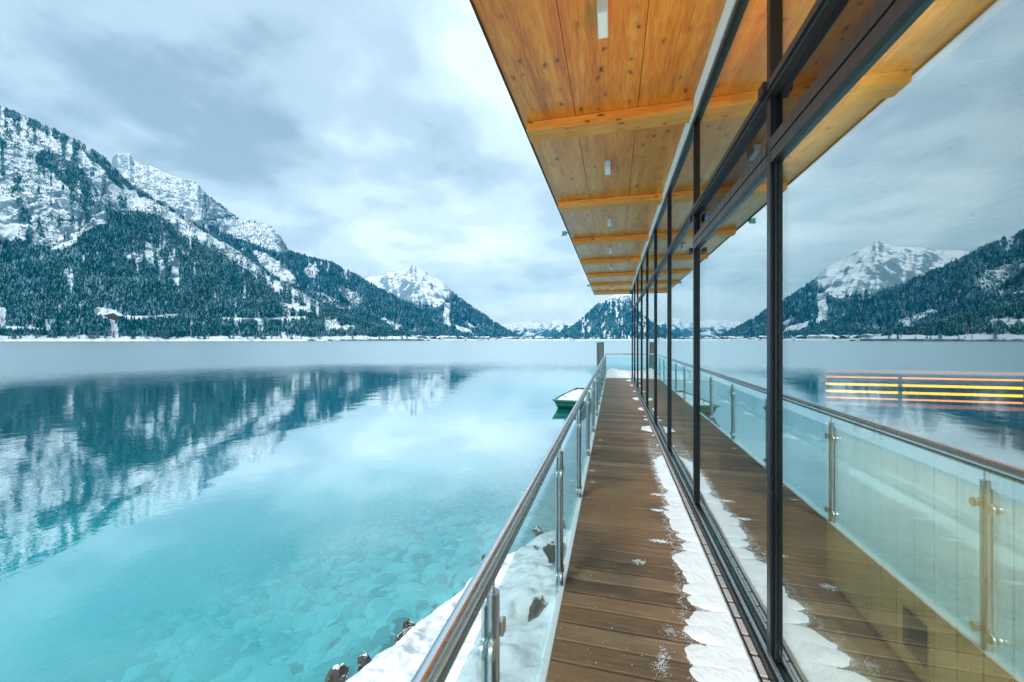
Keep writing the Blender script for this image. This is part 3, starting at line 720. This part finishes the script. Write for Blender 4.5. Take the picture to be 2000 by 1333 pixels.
# room
part(MB().box(.80, 9.2, YB0, YB1, DK-.2, DK), 'floor', mat['floor'])
part(MB().box(9.2, 9.35, YB0, YB1, DK, SOF), 'back_wall', mat['inwall'])
part(MB().box(.80, 9.35, YB1+.03, YB1+.15, DK-.6, SOF), 'end_wall', mat['inwall'])
part(MB().box(.80, 9.35, YB0-.15, YB0, DK-.6, SOF), 'end_wall', mat['inwall'])
part(MB().box(.80, 9.35, YB0, YB1, DK-.6, DK-.2), 'foundation', mat['inwall'])
# lit timber bulkhead by the windows and pillar
part(MB().box(1.04, 1.5, YB0+.1, 4.43, CZ+1.32, SOF-.004), 'bulkhead', mat['inwood'])
part(MB().box(.945, 1.22, 5.2, 5.85, DK+.001, SOF-.102), 'pillar', mat['inwood'], bevel=.004)
# boarded counter with its dark plate
ct = empty('bar_counter', (1.35, 1.0, DK)); tag(ct, 'waist high counter faced with vertical pale boards behind the nearest pane', 'counter')
cb = MB(); y = -2.0
while y < 3.03-.02:
    y2 = min(y+.118, 3.03); cb.box(0, .022, y-1.0, y2-1.0-.009, .06, 1.12); y = y2
cb.build('facing_boards', mat['inwood'], ct, bevel=.002)
MB().box(.022, .55, -3.0, 2.028, .0, 1.118).build('carcass', mat['darkwood'], ct)
MB().box(-.02, .58, -3.0, 2.05, 1.121, 1.16).build('worktop', mat['darkwood'], ct, bevel=.004)
MB().box(-.006, .0, 1.16, 1.31, .14, .33).build('dark_plate', mat['black'], ct, bevel=.003)
# entrance mat
mm = MB(); mm.box(.84, 1.20, .2, 3.05, DK+.001, DK+.008)
for i in range(30): mm.box(.845+i*.0122, .851+i*.0122, .22, 3.03, DK+.008, DK+.016)
tag(mm.build('entrance_mat', mat['alu']), 'ribbed grey metal entrance mat on the floor behind the nearest pane', 'mat')
# glowing slatted shelf deep in the room
gs = empty('lit_slat_screen', (3.0, 6.5, DK)); tag(gs, 'dark slatted screen with four glowing yellow light strips inside the room', 'screen')
def M_glow(name, c, s):
    g = G(name); p = g.obj(); h = g.noise(g.map(p, (3, 1, 1)), 2, 2, .5)
    e = g.n('ShaderNodeEmission'); g.l(g.mix(h, c, tuple(x*.75 for x in c)), e.inputs['Color']); e.inputs['Strength'].default_value = s
    g.l(e.outputs[0], g.out.inputs['Surface']); return g.m
gl1 = M_glow('warm_strip', (1.0, .44, .0), 3.2); gl2 = M_glow('orange_strip', (1.0, .30, .05), 2.2)
sc_ = MB().box(-.1, 4.2, .02, .06, 0, 1.20)
sc_.build('panel', mat['darkwood'], gs)
for i, (zz, mm_) in enumerate(((1.085, gl2), (.985, gl1), (.885, gl1), (.795, gl2))):
    for xa, xb in ((-.1, .73), (.77, 2.05), (2.10, 4.2)):
        MB().box(xa, xb, .0, .018, zz-(.016 if mm_ is gl1 else .011), zz+(.016 if mm_ is gl1 else .011)).build('light_or_glow_strip', mm_, gs)
gl3 = M_glow('spill_glow', (1.0, .32, .18), .45)  # emissive bands imitating glow spilled around the light strips
for zz in (1.165, .715): MB().box(-.1, 4.2, .0, .018, zz-.022, zz+.022).build('light_or_glow_strip', gl3, gs)
for xa in (.73, 2.055):
    MB().box(xa+.002, xa+.038, -.02, .018, .70, 1.12).build('divider', mat['darkwood'], gs)
MB().box(-.1, 4.2, 0, .018, .42, .436).build('light_or_glow_strip', gl2, gs)
# warm fill lights added to brighten the room, without fittings
def area(name, loc, sx, sy, p, rot=(0, 0, 0), col=(1, .60, .24), spread=180):
    l = bpy.data.lights.new(name, 'AREA'); l.shape = 'RECTANGLE'; l.size = sx; l.size_y = sy; l.energy = p; l.color = col; l.spread = R(spread)
    o = bpy.data.objects.new(name, l); C.objects.link(o); o.location = loc; o.rotation_euler = rot; return o
area('room_fill', (1.02, 1.2, CZ+1.12), .12, 5, 46, (R(180), R(-12), 0))
area('room_fill', (1.0, .8, CZ+1.10), .16, 4.4, 38, (0, R(-8), 0), col=(1, .80, .52), spread=70)  # added to bring up the counter boards
area('room_fill', (4.5, 3.5, SOF-.15), 3, 4, 16, spread=75)
# eaves lamps
lamp = None
for k in range(-1, 7):
    y = 2.80+2.43*k
    if lamp is None:
        lamp = empty('eaves_lamp', (-.07, y, SOF)); tag(lamp, None, 'lamp', 'box lamps under the eaves')
        MB().box(-.036, .036, -.12, .12, -.088, -.001).build('housing', mat['lampw'], lamp, bevel=.004)
        MB().box(-.030, .030, -.112, .112, -.0905, -.0885).build('diffuser', mat['white'], lamp)
        o = lamp
    else:
        o = copy_tree(lamp); o.location = (-.07, y, SOF)
    o['label'] = ('pale box lamp on the soffit seen only mirrored at the top of the glass', 'nearest pale box lamp on the orange soffit, before the first beam', 'pale box lamp on the soffit between the first and second beams', 'pale box lamp on the soffit between the second and third beams',
                  'pale box lamp on the soffit between the third and fourth beams', 'pale box lamp on the soffit between the fourth and fifth beams', 'pale box lamp on the soffit between the fifth and sixth beams', 'farthest pale box lamp on the soffit before the last beam')[k+1]
for y, lb in ((8.35, 'teal floodlight on an arm at the outer edge of the eaves'), (16.6, 'small dark floodlight at the far end of the eaves edge')):
    f = empty('eaves_floodlight', (XE, y, SOF)); tag(f, lb, 'floodlight', 'floodlights on the outer roof edge')
    MB().box(-.13, -.05, -.04, .04, -.05, .03).build('lamp_head', mat['teal'], f, bevel=.006)
    MB().box(-.05, -.012, -.012, .012, -.015, .005).build('arm', mat['darkedge'], f)
    MB().box(-.148, -.131, -.05, .05, -.062, .04).build('glass_front', mat['lampw'], f, bevel=.003)

# ================================================================== THE BOARDWALK
PITCH = .1412; XL, XR = -.305, .712; YD0, YD1 = -1.6, 17.2
bw = empty('boardwalk', (0, 0, DK)); tag(bw, 'narrow brown ribbed timber boardwalk with a line of snow along the glass', 'boardwalk')
def boards():
    mb = MB(); n = int((YD1-YD0)/PITCH); y0 = math.floor(YD0/PITCH)
    for i in range(n):
        a = (y0+i)*PITCH+.0082; b = a+PITCH-.0164; prof = [(a, -.028), (a, -.004), (a+.003, 0)]
        nr = 13; w = (b-a-.006)/nr
        if a < 7:
            for r in range(nr):
                t = a+.003+r*w; prof += [(t+w*.55, 0), (t+w*.66, -.0034), (t+w*.92, -.0034), (t+w, 0)]
        prof += [(b-.0028, -.0001), (b, -.004), (b, -.028)]
        jx = random.uniform(-.002, .002)
        mb.prism(prof, 'x', XL+jx, XR)
    return mb.build('planks', M_deck(PITCH), bw)
boards()
MB().box(-.28, -.22, YD0, YD1, -.16, -.030).box(.05, .11, YD0, YD1, -.16, -.030).box(.60, .66, YD0, YD1, -.16, -.030).build('joists', mat['darkwood'], bw)
MB().box(-.300, .705, YD0, YD1, -.029, -.0285).build('gap_shade_sheet', mat['black'], bw)  # black sheet added to stand in for shade in the plank gaps
MB().box(.668, .676, YD0, YD1, -.025, .006).build('drain_rail', mat['frame'], bw)
g_ = G('frosted_edge_snow'); p_ = g_.pos(); h_ = g_.noise(p_, 18, 6, .7); b_ = g_.noise(p_, 2.2, 3, .6)
g_.pbr(g_.mix(g_.rng(g_.math('ADD', h_, g_.math('MULTIPLY', b_, .35)), .80, .86), (.84, .89, .92), (.07, .05, .04)), .7, normal=g_.bump(h_, .5, .006), spec=.3)
MB().box(-.345, -.3075, YD0, 18.9, -.075, -.006).build('edge_ledge', g_.m, bw, bevel=.004)
MB().box(-.330, -.3075, YD0, 18.9, -.26, -.0755).build('edge_beam', mat['darkwood'], bw)
# end platform: steel grating under snow
MB().box(-.3065, .80, 17.205, 18.86, -.10, -.012).box(.80, 9.2, 17.5, 18.86, -.10, -.012).build('end_platform', mat['steel2'], bw)
def screws():
    mb = MB(); n = int((YD1-YD0)/PITCH); y0 = math.floor(YD0/PITCH)
    for i in range(n):
        c = (y0+i+.5)*PITCH
        if c < 1 or c > 9: continue
        for x in (-.25, .08, .63):
            for s_ in (-.036, .036):
                x_ = x+random.uniform(-.004, .004); mb.tube([(x_, c+s_, -.002), (x_, c+s_, .0012)], .0042, 7)
    o = mb.build('screws', mat['steel2'], bw); tag(o, kind='stuff')
screws()
def deck_snow():
    xs = np.arange(.31, .672, .0040); ys = np.concatenate([np.arange(.8, 6.3, .0060), np.arange(6.3, 17, .016)])
    x, y = np.meshgrid(xs, ys, indexing='ij')
    xl = np.interp(y, [.8, 1.7, 2.0, 2.3, 2.9, 3.3, 3.9, 4.4, 5.0, 5.4, 5.75, 5.95], [.40, .40, .385, .40, .43, .46, .465, .52, .515, .50, .56, .70])
    for yc, hl, xr in ((6.35, .10, .60), (6.62, .07, .63), (7.05, .06, .62), (7.53, .25, .48), (8.4, .08, .60), (8.75, .06, .61), (9.65, .20, .54), (11.3, .26, .51), (12.9, .18, .55), (14.6, .25, .54), (16.3, .3, .52)):
        q = np.abs(y-yc)/hl; xl = np.where(q < 1, np.minimum(xl, .68-(.68-xr)*np.sqrt(1-q**2*.999)), xl)
    bi = np.floor(y/PITCH).astype(int); bf = y/PITCH-bi; b = np.clip(bf*2-1, -1, 1)
    rb = _P[bi & 255, 3]; rb2 = _P[bi & 255, 7]; asym = (rb2-.5)*.5
    rb3 = _P[bi & 255, 11]; finger = (.01+.085*rb*rb2)*np.clip(np.abs(b-asym*1.6), 0, 1.6)**(1.5+2*rb3) - .07*(vn(y/PITCH*.8, y*0, 5)-.5)
    xle = xl + finger + .034*fbm(x*20, y*20, 6, 15, .62) + .055*fbm(x*2, y*4, 3, 14)
    H = .020 + .016*fbm(x*3, y*1.3, 3, 17) + .002*rb2
    H = np.maximum(H, .010)
    ri = _P[(np.floor(y/PITCH+.5).astype(int)) & 255, 13]
    gap = sstep(.25, .6, ri)*np.exp(-((np.abs(b)-1)/.06)**2)*np.exp(-(np.maximum(x-xle, 0)/(.035+.05*rb2))**2)
    h = H*np.power(np.clip((x-xle)/(.11+.06*rb3), 0, 1), 1.0)*(1+.30*fbm(x*9, y*9, 4, 13))*sstep(0, .016, .667-x)*(1-.95*gap)
    h += .0022*fbm(x*45, y*45, 3, 19)*(h > .004)
    h = np.where((x > xle), h, -.01)
    P = np.stack([x, y, h+.0006], -1).reshape(-1, 3); F = grid_faces(len(xs), len(ys)); F = F[(P[F, 2].max(1) > .0012)]
    o = np_mesh('deck_snow', P, F, mat['snow'], True, None, bw)
    used = np.unique(F)
deck_snow()
def crumbs():
    V0, F0 = ico(1); VV = []; FF = []; k = 0; r = np.random.default_rng(3)
    def put(x, y, s, fl=.45):
        nonlocal k
        W_ = V0*np.array([s*r.uniform(.7, 1.4), s*r.uniform(.7, 1.4), s*fl])*r.uniform(.8, 1.2, (len(V0), 1)) + np.array([x, y, s*.2]); VV.append(W_); FF.append(F0+k); k += len(V0)
    for i in range(260):
        y = 1.2+abs(r.normal(0, 3)); put(r.uniform(-.29, .5), y, r.uniform(.0012, .0034))
    for i in range(260):      # footprint and scuffed frost
        a = r.normal(0, 1); b = r.normal(0, 1); put(.235+a*.020+.10*b*.12, 2.10+b*.055, r.uniform(.001, .0028))
    for i in range(120):
        put(.27+r.normal(0, .05), 1.88+r.normal(0, .05), r.uniform(.0008, .0022))
    for i in range(120):
        put(.33+r.normal(0, .045), 2.32+r.normal(0, .035), r.uniform(.0008, .0022))
    for cx, cy, sx, sy, n in ((.36, 3.35, .035, .012, 240), (.41, 3.95, .03, .012, 260), (.44, 4.35, .03, .015, 200), (.18, 3.0, .02, .02, 60), (-.25, 4.95, .02, .01, 60), (-.22, 4.55, .012, .006, 50), (-.2, 6.5, .02, .01, 50)):
        for i in range(n): put(cx+r.normal(0, sx), cy+r.normal(0, sy), r.uniform(.0015, .005))
    for i in range(2600):     # loose fringe in front of the snow fingers
        y = r.uniform(1.3, 5.6); xl = np.interp(y, [.8, 1.7, 2.3, 3.3, 3.9, 4.4, 5.4, 5.75], [.40, .40, .40, .46, .465, .52, .50, .56])
        bf = (y/PITCH) % 1
        put(xl - .012 + .05*abs(bf*2-1)**2 - abs(r.normal(0, .018)), y, r.uniform(.0008, .0026))
    np_mesh('snow_crumbs', np.concatenate(VV), np.concatenate(FF), mat['snow'], True, None, bw)
crumbs()
def end_snow():
    xs = np.linspace(-.30, 4.5, 130); ys = np.linspace(17.16, 18.84, 60); x, y = np.meshgrid(xs, ys, indexing='ij')
    t = sstep(17.2, 17.9, y + .12*fbm(x*3, y*3, 3, 22))
    h = -.012 + .02 + t*(.20+.12*fbm(x*2.1, y*1.4, 3, 25)) + .16*np.exp(-((x+.05)**2/.05+(y-18.3)**2/.12)) + .01*fbm(x*14, y*14, 3, 28)
    P = np.stack([x, y, h], -1).reshape(-1, 3)
    np_mesh('platform_snow', P, grid_faces(130, 60), mat['snow'], True, None, bw)
end_snow()

# ================================================================== THE RAILING
RX = -.338; RT = DK+.97
rl = empty('glass_railing', (RX, 0, DK)); tag(rl, 'steel railing with greenish glass panels along the lake side of the boardwalk', 'railing')
def hr():
    Y1 = 18.9
    hz_ = .97
    o = MB().tube([(0, -1.5, hz_), (0, Y1, hz_)], .0212, 20).tube([(0, Y1, hz_), (9.5, Y1, hz_)], .0212, 16).build('handrail', mat['steel'], rl, smooth='auto')
    MB().tube([(.006, -1.5, hz_-.040), (.006, Y1-.03, hz_-.040)], .0105, 12).tube([(.006, Y1, hz_-.040), (9.5, Y1, hz_-.040)], .0105, 10).build('under_rail', mat['steel2'], rl, smooth='auto')
hr()
def post_at(x, y, first, along='y'):
    if first is None:
        p = MB().tube([(0, 0, -.22), (0, 0, .872)], .0195, 18).build('post', mat['steel2'], rl, smooth='auto')
        MB().box(-.030, -.021, -.016, .016, -.2, .83).build('backing_bar', mat['alu'], p)
        MB().tube([(0, 0, .8725), (0, 0, .925)], .006, 8).build('stem', mat['steel'], p, smooth='auto')
        for z in (.74, .08):
            for s in (-1, 1):
                MB().tube([(0, s*.014, z), (0, s*.038, z)], .008, 8).tube([(-.020, s*.048, z), (-.0075, s*.048, z)], .026, 18).tube([(.0075, s*.048, z), (.020, s*.048, z)], .026, 18).build('clamp', mat['steel'], p, smooth='auto', bevel=.002)
    else:
        p = first.copy(); C.objects.link(p)
        for ch in first.children:
            c = ch.copy(); C.objects.link(c); c.parent = p
    p.parent = rl; p.location = (x, y, 0)
    if along == 'x': p.rotation_euler = (0, 0, R(-90))
    return p
p0 = None; PY = [1.10+1.5*k for k in range(-1, 12)] + [18.86]
for y in PY:
    q = post_at(0, y, p0); p0 = p0 or q
for x in (1.2, 2.6, 4.0, 5.4): post_at(x, 18.9, p0, 'x')
for a, b in zip(PY[:-1], PY[1:]):
    MB().box(-.006, .006, a+.034, b-.034, -.09, .83).build('glass_panel', mat['rglass'], rl)
for a, b in ((.03, 1.2), (1.2, 2.6), (2.6, 4.0), (4.0, 5.4)):
    MB().box(a+.034, b-.034, 18.894, 18.906, -.09, .83).build('glass_panel', mat['rglass'], rl)

# ================================================================== BOAT AND PILES
def boat():
    loc = at(1112, 17.9, 0); b = empty('rowing_boat', loc, R(-6)); tag(b, 'green flat bottomed rowing boat filled with snow, moored beside the boardwalk', 'boat')
    # sections along the length: y, half beam at gunwale, half beam at bottom, z bottom, z top
    S = [(-.35, .66, .50, .20, .42), (0, .70, .54, .0, .36), (.8, .78, .62, -.10, .33), (2.0, .80, .64, -.12, .32), (3.2, .66, .50, -.08, .36), (4.1, .42, .30, .10, .46)]
    def sec(y, g, bt, z0, z1, t=0): return [(-g+t, y, z1), (-bt+t, y, z0+t), (bt-t, y, z0+t), (g-t, y, z1)]
    V = []; F = []
    for s in S: V += sec(*s)
    for s in S: V += sec(*s, t=.03)
    n = len(S)
    for i in range(n-1):
        for k in range(3):
            a = i*4+k; F.append((a, a+1, a+5, a+4)); a += n*4; F.append((a, a+4, a+5, a+1))
        for k in (0, 3): F.append((i*4+k, (i+1)*4+k, (i+1)*4+k+n*4, i*4+k+n*4))
    F += [(0, 3, 2, 1), ((n-1)*4, (n-1)*4+1, (n-1)*4+2, (n-1)*4+3), (n*4, n*4+1, n*4+2, n*4+3), (2*n*4-4, 2*n*4-1, 2*n*4-2, 2*n*4-3), (0, n*4, n*4+3, 3), (n*4-4, n*4-1, 2*n*4-1, 2*n*4-4)]
    MB().add(V, F).build('hull', mat['greend'], b)
    gw = MB()
    for sx in (-1, 1): gw.tube([(sx*(s[1]+.01), s[0], s[4]+.005) for s in S], .022, 8)
    gw.box(-.70, .70, -.40, -.33, .38, .435)
    gw.build('gunwale', mat['green'], b)
    us = np.linspace(-1, 1, 40); ys = np.linspace(-.28, 4.0, 70); u, y = np.meshgrid(us, ys, indexing='ij')
    g = np.interp(y, [s[0] for s in S], [s[1] for s in S])-.035; z1 = np.interp(y, [s[0] for s in S], [s[4] for s in S])
    z = z1-.05 + .20*np.power(np.clip(1-np.abs(u)**2.4, 0, 1), .8)*sstep(-.3, .8, y)*sstep(4.1, 3.0, y) + .03*fbm(u*3, y*2, 3, 44)
    P = np.stack([u*g, y, z], -1).reshape(-1, 3); np_mesh('snow_load', P, grid_faces(40, 70), mat['snow'], True, None, b)
    o = MB().tube([(-.2, .02, .44), (-.2, .02, .56)], .012, 8).tube([(-.26, .02, .55), (-.14, .02, .55)], .01, 8); o.build('cleat', mat['black'], b)
boat()
def pile(px, D, r, ztop, lb, zr=0):
    x, y, _ = at(px, D); e = MB(); n = 14; pts = [(0, 0, -2.0), (0, 0, 0), (0.01, 0, ztop*.5), (0, 0, ztop)]
    e.tube(pts, [r*1.05, r*1.04, r, r*.97], n)
    o = e.build('mooring_pile', mat['pile'], None, smooth='auto'); o.location = (x, y, 0)
    tag(o, lb, 'pile', 'mooring piles by the railing'); return o
pile(1174.6, 24.5, .155, 2.97, 'thick weathered mooring pile standing in the lake behind the railing')
pile(1167.5, 25.2, .075, 2.95, 'thin mooring pile standing left against the thick weathered one')

# ================================================================== FAR SHORE: LODGE, VILLAGE, TREES
roofsnow = M_plain('roof_snow', (.86, .90, .93), .7, sc=.3, var=.05)
cream = M_plain('cream_wall', (.58, .55, .50), .8, sc=.3); brown = M_plain('timber_wall', (.05, .042, .04), .8, sc=.3); grey = M_plain('grey_wall', (.30, .32, .34), .8, sc=.3); winm = M_plain('dark_window', (.02, .03, .04), .3, sc=1)
def house_proto(name, w, d, h, rh, wall, floors, bands=False):
    e = empty(name)
    wl = MB().box(-w/2, w/2, -d/2, d/2, -3, h); wl.add([(-w/2, -d/2, h), (w/2, -d/2, h), (0, -d/2, h+rh), (-w/2, d/2, h), (w/2, d/2, h), (0, d/2, h+rh)], [(0, 1, 2), (3, 5, 4), (0, 2, 5, 3), (1, 4, 5, 2)])
    wl.build('wall', wall, e)
    o = .12*w; t = rh/(w/2); rf = MB()
    rf.prism([(-w/2-o, h-o*t+.15), (0, h+rh+.15), (w/2+o, h-o*t+.15), (w/2+o, h-o*t+.75), (0, h+rh+.9), (-w/2-o, h-o*t+.75)], 'y', -d/2-o, d/2+o)
    rf.build('roof', roofsnow, e)
    for f in range(floors):
        for k in (-.3, 0, .3):
            MB().box(k*w-.7, k*w+.7, -d/2-.06, -d/2-.02, 1+f*2.9, 2.4+f*2.9).build('window', winm, e)
    return e
protos = [house_proto('chalet', 12, 13, 5.6, 3.2, cream, 2), house_proto('chalet', 15, 12, 8.0, 3.4, brown, 2), house_proto('chalet', 20, 13, 8.6, 3.0, grey, 3), house_proto('barn', 14, 10, 4.2, 3.6, brown, 0)]
used = [False]*4
rs = random.Random(21)
def shore_D(u): return float(np.interp(u, [560, 790, 830, 925, 1050, 1700], [1480, 1620, 1950, 2400, 2750, 2750]))
kinds = ['cream walled chalet on the far shore', 'dark timber chalet on the far shore', 'long grey guest house on the far shore', 'small dark barn on the far shore']
for i in range(120):
    u = rs.uniform(795, 1085) if i < 95 else rs.uniform(1085, 1330)
    if i < 95: u = 795 + (u-795)
    D = shore_D(u)*(1.022+ .10*rs.random()**1.3); k = rs.choice([0, 0, 1, 2, 2, 3])
    if used[k]: o = copy_tree(protos[k])
    else: o = protos[k]; used[k] = True
    kk = 1+.02*fbm(np.array(u/25.), np.array(0.), 3, 5)
    z = 8.0 + 6*max(0, (D/shore_D(u)-1.02))*3.3
    x, y, _ = at(u, D); o.location = (x, y, z); o.rotation_euler = (0, 0, YAW + rs.choice([0, R(90), R(30), R(-40)]) + rs.uniform(-.2, .2)); s = rs.uniform(.9, 1.5); o.scale = (s, s, s)
    hp = ("at the left end of town", 'left of the boathouses', 'behind the left boathouse', 'behind the right boathouse', 'under the pointed peak', 'under the right hill')[int(np.searchsorted([825, 850, 900, 950, 1060], u))]
    tag(o, kinds[k] + ' ' + hp, 'house' if k != 3 else 'barn', ('cream', 'timber', 'grey', 'barn')[k] + ' houses of the far shore village')
for k in range(4):
    if not used[k]:
        for ch in list(protos[k].children): bpy.data.objects.remove(ch)
        bpy.data.objects.remove(protos[k])
# lodge on the near mountainside
def find_v(mt, px, py):
    vs = np.linspace(.01, 1, 3000); P = mt.P(np.full(3000, float(px)), vs); x, y = pix(P); i = int(np.argmin(np.abs(y-py))); return P[i]
pl = find_v(A, 222, 622)
ld = empty('mountain_lodge', tuple(pl), R(14)); tag(ld, 'long dark timber lodge with a low snowy roof in a clearing on the left slope', 'lodge')
MB().box(-18, 18, -7, 7, -6, 5).add([(-18, -7, 5), (18, -7, 5), (6, -7, 12), (-18, 7, 5), (18, 7, 5), (6, 7, 12)], [(0, 1, 2), (3, 5, 4), (0, 2, 5, 3), (1, 4, 5, 2)]).build('wall', brown, ld)
MB().prism([(-34, 4.6), (6, 13), (20, 4.6), (20, 6.4), (6, 15), (-34, 6.4)], 'y', -6.5, 9).build('roof', roofsnow, ld)
for k in range(7): MB().box(-15+k*4.6, -12.8+k*4.6, -7.2, -7.02, 1, 3).build('window', winm, ld)
for px, D, lb in ((836, 1985, 'small brown boathouse on the far shore below the village'), (908, 2330, 'small brown boathouse on the far shore beyond the first one')):
    x, y, _ = at(px, D); e = empty('boathouse', (x, y, 1.2), YAW+.3); tag(e, lb, 'boathouse')
    MB().box(-9, 9, -5, 5, -1.5, 4).build('wall', brown, e); MB().prism([(-6.5, 3.6), (0, 7), (6.5, 3.6), (6.5, 4.6), (0, 8), (-6.5, 4.6)], 'x', -10, 10).build('roof', roofsnow, e)

# single trees along the near part of the far shore
def spruce(name, h, seed, lay=11, bare=.12):
    r = random.Random(seed); e = empty(name)
    MB().tube([(0, 0, -1), (0, 0, h*.5), (0, 0, h*.96)], [h*.016, h*.011, h*.003], 6).build('trunk', brown, e)
    V = []; F = []
    for i in range(lay):
        t = i/(lay-1); z = h*(bare+(1-bare)*t*.95); rad = h*.19*(1-t)**.85+h*.012; n = r.randint(7, 10)
        for k in range(n):
            if r.random() < .14: continue
            a = 2*math.pi*(k+r.random()*.8)/n; L = rad*r.uniform(.55, 1.25); wd = L*r.uniform(.22, .38); dz = -L*r.uniform(.18, .5)
            c, s = math.cos(a), math.sin(a); b = len(V)
            V += [(0, 0, z+h*.035), (c*L*.55-s*wd, s*L*.55+c*wd, z+dz*.5-h*.012), (c*L, s*L, z+dz), (c*L*.55+s*wd, s*L*.55-c*wd, z+dz*.5-h*.012), (c*L*.5, s*L*.5, z+dz*.3+h*.02)]
            F += [(b, b+1, b+4), (b+1, b+2, b+4), (b+2, b+3, b+4), (b+3, b, b+4)]
    o = np_mesh('crown', np.array(V), np.array(F), mt1, False, {'rnd': np.array([r.random() for _ in V])*.8}, e)
    return e
tp = [spruce('spruce_tree', 18, 1), spruce('spruce_tree', 23, 2, 13), spruce('spruce_tree', 13, 3, 9, .05), spruce('pine_tree', 20, 4, 7, .45)]
usedt = [False]*4
tl = ['slim snow dusted spruce on the far shore', 'very tall snow dusted spruce on the far shore', 'short bushy spruce on the far shore', 'bare stemmed pine on the far shore']
for i in range(150):
    px = rs.uniform(-25, 800) if i < 110 else rs.uniform(-20, 330)
    v = .014+.028*rs.random()**1.6; P = A.P(np.array(float(px)), np.array(v)); k = rs.choice([0, 0, 1, 2, 2, 3])
    o = copy_tree(tp[k]) if usedt[k] else tp[k]; usedt[k] = True
    o.location = tuple(float(q) for q in P); o.rotation_euler = (0, 0, rs.uniform(0, 6.28)); s = rs.uniform(.7, 1.2); o.scale = (s, s, s)
    pl_ = ('at the left edge of the picture', 'left of the lodge', 'below the lodge', 'right of the lodge', 'below the long clearing', 'near the wooded tip')[int(np.searchsorted([60, 150, 260, 400, 600], px))]
    tag(o, tl[k] + ', ' + pl_, 'tree', ('slim spruces', 'tall spruces', 'bushy spruces', 'pines')[k] + ' along the far shore')

# ================================================================== AIR
def haze():
    g = G('haze_air'); v = g.n('ShaderNodeVolumePrincipled'); v.inputs['Color'].default_value = (.04, .56, .92, 1); v.inputs['Density'].default_value = 4.2e-5
    v.inputs['Anisotropy'].default_value = .2; g.l(v.outputs[0], g.out.inputs['Volume'])
    o = MB().box(-15500, 15500, -8500, 15500, -30, 1900).build('haze', g.m); tag(o, kind='stuff')
    o['label'] = 'thin cold bluish air over the lake and mountains'; o['category'] = 'haze'
haze()
